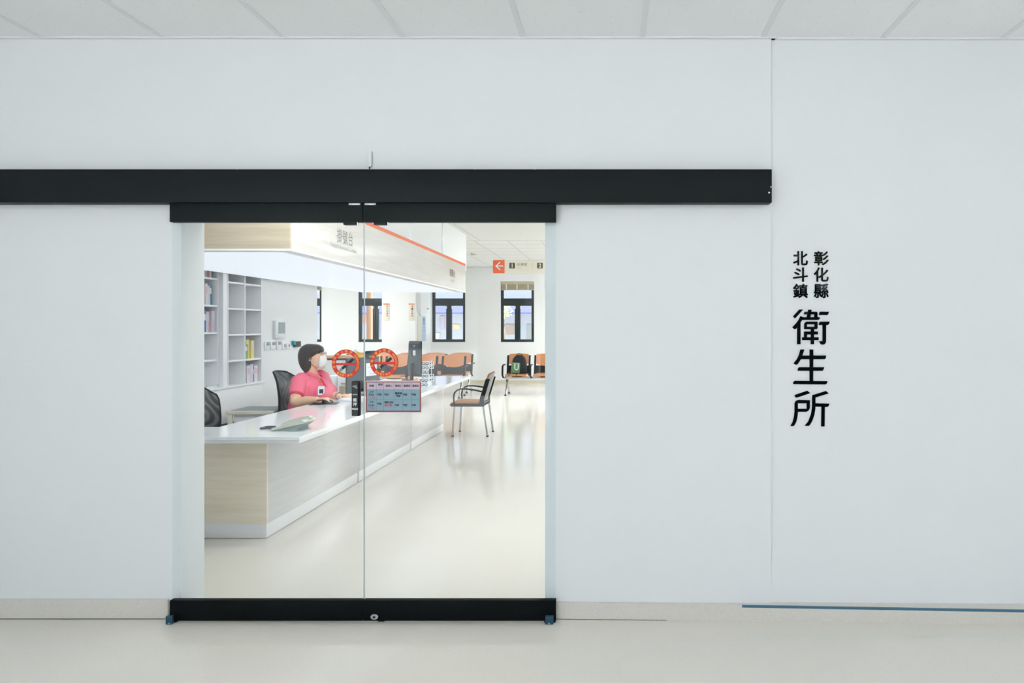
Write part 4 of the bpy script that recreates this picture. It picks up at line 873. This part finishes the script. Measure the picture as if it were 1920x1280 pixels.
# ------------------------------------------------------------------ visitor armchair beside the counter
def visitor_chair():
    r = thing('visitor_armchair', 'tan armchair with silver legs facing the counter', 'chair', (X(884, 9.3), 9.34, 0))   # faces -X
    hw = 0.215; x0, x1 = -0.21, 0.215; SH = 0.435
    q = MB(); q.box(-0.24, 0.2, -hw-0.02, hw+0.02, SH-0.035, SH+0.005, M_BLKP, 0.01).build('seat_frame', r)
    q = MB(); prof = [(-0.262, SH-0.03), (-0.25, SH+0.008), (-0.21, SH+0.028), (0.17, SH+0.02), (0.19, SH+0.004), (-0.235, SH+0.004)]
    q.prism([(a, -hw+0.005, b_) for a, b_ in prof], (0, 2*hw-0.01, 0), M_SEAT).build('seat', r, 50)
    for sx in (x0, x1):
        for sy in (-hw, hw):
            dx = 0.035 if sx > 0 else -0.005
            q = MB(); q.tube([(sx*0.9, sy, SH-0.03), (sx+dx, sy, 0.012)], 0.0135, M_ALU, 12); lg = q.build('leg', r)
            q = MB(); q.cyl((sx+dx, sy, 0), (sx+dx, sy, 0.014), 0.017, M_BLKP, 12).build('foot_cap', lg)
    def bx(z): return 0.155+0.30*max(0, z-0.5)+0.02
    q = MB()
    for sy in (-1, 1):
        q.loft([[(bx(z)-0.028, sy*hw-0.016*0, z), (bx(z)+0.03, sy*hw, z), (bx(z)+0.03, sy*(hw+0.018), z), (bx(z)-0.028, sy*(hw+0.018), z)] for z in (SH-0.03, 0.5, 0.6, 0.7, 0.77)], M_BLKP)
    q.box(0.13, 0.2, -hw, hw, SH-0.03, SH+0.02, M_BLKP, 0.006).build('back_frame', r)
    def pan(z0, z1, off, th, mm, n=8):
        q = MB(); rings = []
        for k in range(n+1):
            z = z0+(z1-z0)*k/n; row1, row2 = [], []
            for j in range(9):
                u = -1+j/4; dz = -0.02*u*u if k == n else 0
                row1.append((bx(z)+off+0.03*(1-u*u), u*(hw-0.002), z+dz)); row2.append((bx(z)+off+th+0.03*(1-u*u), u*(hw-0.002), z+dz))
            rings.append(row1+row2[::-1])
        return q.loft(rings, mm)
    pan(0.48, 0.86, -0.022, 0.012, M_SEAT).build('backrest', r, 60)
    pan(0.47, 0.845, -0.008, 0.01, mat('grey_back_shell', (116, 114, 110), 0.35)).build('back_shell', r, 60)
    for sy in (-hw-0.03, hw+0.03):
        q = MB(); pts = [(-0.19, sy, SH-0.02), (-0.195, sy, SH+0.1), (-0.185, sy, SH+0.15), (-0.15, sy, SH+0.187), (-0.1, sy, SH+0.203), (-0.02, sy, SH+0.203), (0.08, sy, SH+0.19), (0.19, sy*0.985, SH+0.165)]
        q.tube(pts, 0.011, M_BLKP, 10).build('armrest', r)
    return r
visitor_chair()

# ------------------------------------------------------------------ beam seating
def bench(label, loc, n, rz=0.0, legs=None):
    r = thing('beam_bench', label, 'bench', loc, rz, 'rows of tan waiting seats')       # faces local -Y; local x starts at the left end
    P = 0.6
    q = MB(); q.box(0.02, P*n-0.02, 0.0, 0.07, 0.33, 0.39, M_CHROME, 0.008).build('beam', r)
    for k in range(n):
        x0 = P*k+0.04; x1 = x0+0.52; cx = (x0+x1)/2
        q = MB(); prof = [(-0.27, 0.415), (-0.262, 0.447), (-0.23, 0.46), (0.16, 0.445), (0.2, 0.46), (0.2, 0.43), (-0.23, 0.425)]
        q.prism([(x0+0.035, a, b_) for a, b_ in prof], (0.45, 0, 0), M_SEAT); st = q.build('seat', r, 50)
        q = MB(); q.box(cx-0.1, cx+0.1, -0.12, 0.14, 0.388, 0.428, M_BLKP).build('seat_bracket', st, 0)
        q = MB()
        def by(z): return 0.19+0.28*(z-0.45)
        rows_ = []
        for i in range(9):
            z = 0.46+0.16*i/8
            rows_.append([(cx+u*0.235, by(z)-0.012+0.03*(1-u*u), z+(0.0 if i < 8 else 0.0)) for u in [-1+j/6 for j in range(13)]]+[(cx+u*0.235, by(z)+0.01+0.03*(1-u*u), z) for u in [1-j/6 for j in range(13)]])
        q.loft(rows_, M_BLKP); bk = q.build('lower_back', r, 60)
        q = MB(); rows_ = []
        for i in range(9):
            f = i/8; row = []
            for sgn, of in ((1, -0.02), (-1, 0.004)):
                for j in range(13):
                    u = sgn*(-1+j/6); zlo = 0.66-0.05*(1-u*u); zhi = 0.868+0.012*(1-u*u); z = zlo+(zhi-zlo)*f
                    row.append((cx+u*0.212, by(z)+of+0.035*(1-u*u), z))
            rows_.append(row)
        q.loft(rows_, M_SEAT).build('backrest', r, 60)
        for sg in (-1, 1):
            q = MB(); xx = cx+sg*0.238
            q.loft([[(xx-0.02, by(z)-0.03, z), (xx+0.02, by(z)-0.03, z), (xx+0.02, by(z)+0.02, z), (xx-0.02, by(z)+0.02, z)] for z in (0.40, 0.5, 0.65, 0.845)], M_BLKP).build('back_post', bk)
    for k in range(n+1):
        xx = P*k
        q = MB(); q.tube([(xx, 0.2, 0.64), (xx, 0.05, 0.645), (xx, -0.1, 0.63), (xx, -0.14, 0.6), (xx, -0.14, 0.43), (xx, -0.02, 0.37)], 0.016, M_BLKP, 8, sx=1.3).build('armrest', r)
    for xx in (legs or (0.08, P*n-0.08)):
        q = MB(); q.tube([(xx, -0.24, 0.03), (xx, -0.02, 0.24), (xx, 0.03, 0.33)], [0.014, 0.022, 0.026], M_CHROME, 10).tube([(xx, 0.28, 0.03), (xx, 0.09, 0.24), (xx, 0.04, 0.33)], [0.014, 0.022, 0.026], M_CHROME, 10); lg = q.build('leg', r)
        for yy in (-0.24, 0.28):
            q = MB(); q.cyl((xx, yy, 0), (xx, yy, 0.008), 0.034, M_BLKP, 14).cyl((xx, yy, 0.008), (xx, yy, 0.036), 0.02, M_BLKP, 12, r2=0.01).build('foot', lg)
    return r
bench('tan waiting bench against the right, with a backpack on its end seat', (X(944, 14.85), 14.85, 0), 3)
bench('front row of tan waiting seats directly behind the counter', (X(872.5, 14.3)-0.6*4, 14.3, 0), 4)
bench('back row of tan waiting seats near the far wall', (X(883.5, 15.45)-0.6*5+0.03, 15.45, 0), 5)
# backpack
r = thing('backpack', 'black backpack with a green pocket on the right waiting bench', 'backpack', (X(971, 14.72), 14.82, 0.458))
q = MB(); bw = 0.165
q.loft([[(0.02+a, b_, z) for a, b_, z_ in ring(0, -w_, w_, 0, d_, 20, 3.0)] for z, w_, d_ in ((0, bw*.98, .075), (.04, bw, .088), (.2, bw*.97, .09), (.3, bw*.88, .08), (.36, bw*.7, .06), (.395, bw*.42, .04), (.405, bw*.2, .02))], mat('black_nylon', (18, 28, 34), 0.7)).build('bag', r, 60)
q = MB(); q.prism([(-0.155, -0.1, 0.02), (0.035, -0.1, 0.012), (0.05, -0.1, 0.235), (-0.13, -0.1, 0.25)], (0, 0.012, 0), mat('sage_green_cloth', (98, 138, 104), 0.8))
mt = FY(-0.03, -0.101, 0.14) @ Matrix.Rotation(math.radians(-3), 4, 'Z')
q.text('U', mt, mat('cream_print', (226, 230, 206), 0.7), w=0.09, h=0.115, depth=0.0006, bold=0.02)
q.box(-0.085, -0.04, -0.1016, -0.1, 0.208, 0.216, MATS['cream_print']).box(-0.008, 0.03, -0.1016, -0.1, 0.206, 0.214, MATS['cream_print']).box(-0.1, 0.03, -0.1016, -0.1, 0.226, 0.233, MATS['cream_print']).build('front_pocket', r, 0)
q = MB(); q.tube([(-0.045, 0.0, 0.38), (-0.03, 0, 0.42), (0.02, 0, 0.435), (0.07, 0, 0.42), (0.085, 0, 0.38)], 0.009, M_INK, 8).build('handle', r)
for xx in (-0.15, 0.01):
    q = MB(); q.tube([(xx, -0.06, 0.012), (xx-0.01, -0.17, 0.008), (xx-0.02, -0.26, 0.006), (xx-0.02, -0.29, -0.03)], 0.008, M_INK, 6).build('strap', r)

# ------------------------------------------------------------------ signs in the clinic
YH = 11.0
r = thing('hanging_sign', 'hanging direction sign with an orange arrow and room numbers 1 and 2', 'sign', (X(985, YH), YH, Z(512, YH)))
xa, xb, za, zb3 = X(924, YH), X(1086, YH), Z(512, YH), Z(487.3, YH)
q = MB(); q.box(X(946, YH), xb, YH, YH+0.04, za, zb3, M_SIGNB, 0.003)
def A(px, py, s_, mm, w=None, h=None, b_=0.0): q.text(s_, FY(X(px, YH), YH-0.0006, Z(py, YH)), mm, w=w, h=h, depth=0.0008, bold=b_)
for px in (960.3, 1012.5):
    q.box(X(px-5.3, YH), X(px+5.3, YH), YH-0.002, YH, Z(503, YH), Z(492.5, YH), M_OLIVE)
q.text('1', FY(X(960.3, YH), YH-0.0022, Z(497.8, YH)), M_SIGNB, h=0.062, depth=0.0008, bold=0.02)
q.text('2', FY(X(1012.5, YH), YH-0.0022, Z(497.8, YH)), M_SIGNB, h=0.062, depth=0.0008, bold=0.02)
for px in (979, 1032):
    A(px, 495.5, '診療室', M_TXTB, w=0.165, h=0.05); A(px-5, 502, 'Room', M_TXTL, w=0.06)
q.box(X(998, YH), X(998.4, YH), YH-0.001, YH, Z(504, YH), Z(492, YH), M_TXTL)
q.build('panel', r, 0, world=True)
q = MB(); q.box(xa, X(946.8, YH), YH-0.002, YH+0.042, za-0.001, zb3+0.001, mat('arrow_orange', (236, 98, 24), 0.45), 0.012, 3)
yy = YH-0.0035
for pts in ([(929.5, 498.5), (943, 498.5)], [(937.5, 491.5), (929.8, 498.5), (937.5, 505.6)]):
    for p, p2 in zip(pts[:-1], pts[1:]):
        pa, pb = Vector((X(p[0], YH), yy, Z(p[1], YH))), Vector((X(p2[0], YH), yy, Z(p2[1], YH))); d = (pb-pa).normalized(); n_ = Vector((-d.z, 0, d.x))*0.0075; pa -= d*0.004; pb += d*0.004
        yy -= 0.0004; q.prism([pa+n_, pb+n_, pb-n_, pa-n_], (0, 0.0025, 0), M_PAPER)
q.build('arrow_panel', r, 30, world=True)
for px in (1040, 1078):
    q = MB(); q.cyl((X(px, YH), YH+0.02, zb3-0.002), (X(px, YH), YH+0.02, CC), 0.006, M_ALU, 8).build('hanger', r, world=True)
r = thing('smoke_detector', 'small round detector on the clinic ceiling above the waiting seats', 'detector', (X(887, 14.2), 14.2, CC))
q = MB(); q.cyl((0, 0, -0.02), (0, 0, 0), 0.07, M_WHT, 20).build('base', r)
q = MB(); q.cyl((0, 0, -0.05), (0, 0, -0.02), 0.042, M_BEIGE, 20, r2=0.055).build('sensor', r)
def plate(pa, pb, s_, label):
    yq = PY-0.012
    r = thing('room_plate', label, 'sign', (X((pa+pb)/2, yq), yq, Z(601, yq)), 0, 'ivory plates on the pillar')
    q = MB(); q.box(X(pa, yq), X(pb, yq), yq, PY-0.001, Z(601, yq), Z(570.5, yq), M_SIGNB, 0.008, 3)
    for i, c_ in enumerate(s_): q.text(c_, FY(X(pb-4, yq), yq-0.0008, Z(574.5+4.3*i, yq)), M_TXTB, w=0.04, h=0.042, depth=0.0008, bold=0.01)
    q.build('panel', r, 30, world=True)
    q = MB(); q.box(X(pa, yq), X(pb, yq), yq-0.003, PY-0.001, Z(570.6, yq), Z(569, yq), M_ORANGE).build('orange_cap', r, 0, world=True)
plate(718.5, 730, '預防接種室', 'ivory plate with an orange cap on the left of the pillar')
plate(766, 777, '第一診療室', 'ivory plate with an orange cap on the right of the pillar')
r = thing('notice_board', 'cream framed notice board on the side of the pillar', 'notice board', (PXR, 16.9, Z(640, 16.8)))
def py_(px): return PXR*F/(px-VX)
q = MB(); q.box(PXR, PXR+0.02, py_(782.5), py_(790), Z(639.5, 16.8), Z(592, 16.8), M_SIGNB, 0.004).build('frame', r, world=True)
q = MB(); q.box(PXR+0.02, PXR+0.022, py_(783.6), py_(789.3), Z(638.3, 16.8), Z(593.3, 16.8), mat('cream_board', (222, 222, 212), 0.7)).build('board', r, 0, world=True)
r = thing('wall_poster', 'pale blue poster with dark heading next to the notice board', 'poster', (PXR, 17.2, Z(640, 17.1)))
q = MB(); ya, yb2 = py_(790.6), py_(797.8); q.box(PXR, PXR+0.006, ya, yb2, Z(639.3, 17.1), Z(592.5, 17.1), mat('pale_blue_paper', (186, 208, 232), 0.6)); q.build('sheet', r, 0, world=True)
q = MB(); ym = (ya+yb2)/2
for k, (py, mm) in enumerate(((598, M_INK), (602, M_INK), (606.5, M_TEAL))): q.text('健康', FX(PXR+0.0065, ym, Z(py, 17.1)), mm, w=0.16, h=0.04, depth=0.0008, bold=0.02)
for k in range(4): q.box(PXR+0.006, PXR+0.0068, ya+0.03, yb2-0.03, Z(611.5+3*k, 17.1), Z(610.7+3*k, 17.1), M_GREY)
q.build('print', r, 0, world=True)
r = thing('wall_fan', 'white wall mounted unit with a rounded bottom on the side of the pillar', 'wall unit', (PXR, 16.95, Z(590, 16.9)))
q = MB(); ya, yb2 = py_(781), py_(794.5); ymid = (ya+yb2)/2
q.loft([[(PXR+0.001, ya+(ymid-ya)*(1-f), z), (PXR+0.1*f+0.01, ya+(ymid-ya)*(1-f), z), (PXR+0.1*f+0.01, yb2-(yb2-ymid)*(1-f)*0.4, z), (PXR+0.001, yb2-(yb2-ymid)*(1-f)*0.4, z)] for f, z in ((0.35, Z(591, 16.9)), (0.8, Z(585, 16.9)), (1, Z(577, 16.9)), (1, Z(530, 16.9)))], M_WHT).build('housing', r, 40, world=True)
q = MB(); q.ell((PXR+0.12, yb2-0.05, Z(578.3, 16.9)), (0.02, 0.03, 0.012), M_INK, u=12, v=8).build('outlet', r, world=True)

# ------------------------------------------------------------------ outside the far windows
m = MB(); m.box(-22, 8, YF+0.22, 60, -0.3, -0.05, mat('pale_paving', (196, 194, 190), 0.9, var=0.05)); struct(m.build('ground', smooth=0), 'pale paving outside the clinic windows', 'ground')
YB = 25.0
r = thing('street_building', 'pale building with a violet awning across the street', 'building', (-6, YB, -0.05))
r['kind'] = 'structure'
q = MB(); q.box(-22, 4, YB, YB+4, -0.05, 3.0, mat('pale_render', (150, 152, 158), 0.9)).build('facade', r, 0, world=True)
q = MB(); q.prism([(-22, YB, Z(574, YB)), (-22, YB-0.8, Z(586, YB-0.8)), (-22, YB-0.8, Z(587.5, YB-0.8)), (-22, YB, Z(577, YB))], (26, 0, 0), mat('violet_awning', (58, 60, 112), 0.7, var=0.2, vscale=1.2, stretch=(1, 0.1, 0.1))).build('awning', r, 0, world=True)
for xa, xb, za, zb3, rgb in ((947, 964, 608, 627, (140, 124, 112)), (988, 1000, 608, 636, (130, 132, 130)), (850, 862, 608, 616, (190, 160, 112)), (826, 834, 592, 618, (150, 140, 150)), (816, 824, 624, 634, (196, 178, 150)), (700, 712, 600, 632, (150, 140, 140)), (676, 688, 590, 606, (196, 120, 96)), (905, 930, 600, 634, (120, 118, 116))):
    q = MB(); q.box(X(xa, YB), X(xb, YB), YB-0.03, YB, Z(zb3, YB), Z(za, YB), mat('shop_%d' % xa, rgb, 0.6)).build('shopfront_panel', r, 0, world=True)
r = thing('timber_post', 'orange-brown timber post outside the half hidden window', 'post', (X(693, 20), 20, -0.05))
q = MB(); q.box(-0.07, 0.07, -0.07, 0.07, 0, 3.4, mat('orange_timber', (124, 88, 56), 0.7), 0.01).build('shaft', r)
q = MB(); q.box(-0.12, 0.12, -0.12, 0.12, 0, 0.12, mat('post_shoe', (120, 120, 118), 0.7), 0.01).build('shoe', r)
def tree(label, loc, hgt, rad, cols, seed, n=26):
    rn = random.Random(seed)
    r = thing('tree', label, 'tree', loc)
    q = MB(); q.tube([(0, 0, 0), (0.05, 0.02, hgt*0.4), (0, 0, hgt*0.75)], [0.13, 0.1, 0.06], mat('bark', (92, 78, 64), 0.9), 10).build('trunk', r)
    q = MB(); ms = [mat('leaf_%d_%d' % (c[0], c[1]), c, 0.7, var=0.5, vscale=9) for c in cols]
    for k in range(n*14):
        a, e, d = rn.random()*2*PI, (rn.random()-0.42)*PI*0.9, rad*(0.45+0.6*rn.random())
        c = Vector((d*math.cos(a)*math.cos(e), d*math.sin(a)*math.cos(e), hgt*0.8+d*math.sin(e)*0.8)); s_ = rad*(0.07+0.1*rn.random())
        t1 = Vector((rn.random()-.5, rn.random()-.5, rn.random()-.5)).normalized(); t2 = t1.cross(Vector((rn.random()-.5, rn.random()-.5, rn.random()-.5))).normalized()
        vs = [q.bm.verts.new(c+t1*s_*x_+t2*s_*y_*0.6+t1.cross(t2)*s_*z_) for x_, y_, z_ in ((-1, 0, 0), (-0.3, -0.8, 0.15), (0.5, -0.6, 0.1), (1, 0, -0.1), (0.5, 0.6, 0.1), (-0.3, 0.8, 0.15))]
        f = q.bm.faces.new(vs); f.material_index = q.mi(ms[rn.randrange(len(ms))])
    q.build('foliage', r, 0, norm=False)
tree('pale green street tree seen through the right-hand far window', (X(941, 22.6), 22.6, -0.05), 2.6, 0.36, [(190, 206, 140), (172, 190, 124)], 3)
# garden outside the hall, mirrored in the black letters
m = MB(); m.box(-14, 18, -40, -3.9, -0.3, -0.05, mat('forecourt_paving', (206, 206, 202), 0.9, var=0.05)); struct(m.build('ground', smooth=0))
for i, (x, y, h_, rd) in enumerate(((0.2, -11, 4.2, 1.6), (4.6, -12, 4.6, 1.7), (9.0, -11.5, 4.0, 1.6))):
    tree(('round green tree mirrored in the black wall letters', 'taller green tree mirrored in the black wall letters', 'green tree farthest right outside the hall')[i], (x, y, -0.05), h_, rd, [(60, 84, 40), (112, 132, 44), (36, 54, 30), (84, 110, 60)], 11+i, 60)
r = thing('planter', 'dark planter box at the open side of the hall', 'planter', (1.8, -3.25, 0))
q = MB(); q.box(-2.7, 3.1, -0.17, 0.17, 0, 0.5, mat('dark_blocker', (44, 52, 56), 0.8), 0.01).build('box', r)  # added behind the camera to keep bright ground out of the letter reflections
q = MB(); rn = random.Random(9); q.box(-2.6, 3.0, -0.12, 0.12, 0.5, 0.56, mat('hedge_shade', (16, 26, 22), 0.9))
for k in range(700):
    c = Vector((-2.6+5.6*rn.random(), -0.13+0.26*rn.random(), 0.52+0.22*rn.random())); s_ = 0.06
    t1 = Vector((rn.random()-.5, rn.random()-.5, rn.random()-.5)).normalized(); t2 = t1.cross(Vector((rn.random()-.5, rn.random()-.5, rn.random()-.5))).normalized()
    f = q.bm.faces.new([q.bm.verts.new(c+t1*s_*x_+t2*s_*y_) for x_, y_ in ((-1, 0), (0, -0.5), (1, 0), (0, 0.5))]); f.material_index = q.mi(mat('hedge_leaf', (28, 44, 34), 0.6, var=0.4))
q.build('foliage', r, 0, norm=False)
q = MB(); rn = random.Random(5)  # unseen hedge, made tall and dense to darken the letter reflections
for k in range(2600):
    c = Vector((-3+14*rn.random(), -9.2+0.8*rn.random(), -0.05+2.5*rn.random()**0.8)); s_ = 0.1+0.08*rn.random()
    t1 = Vector((rn.random()-.5, rn.random()-.5, rn.random()-.5)).normalized(); t2 = t1.cross(Vector((rn.random()-.5, rn.random()-.5, rn.random()-.5))).normalized()
    q.bm.faces.new([q.bm.verts.new(c+t1*s_*x_+t2*s_*y_) for x_, y_ in ((-1, 0), (0, -0.5), (1, 0), (0, 0.5))])
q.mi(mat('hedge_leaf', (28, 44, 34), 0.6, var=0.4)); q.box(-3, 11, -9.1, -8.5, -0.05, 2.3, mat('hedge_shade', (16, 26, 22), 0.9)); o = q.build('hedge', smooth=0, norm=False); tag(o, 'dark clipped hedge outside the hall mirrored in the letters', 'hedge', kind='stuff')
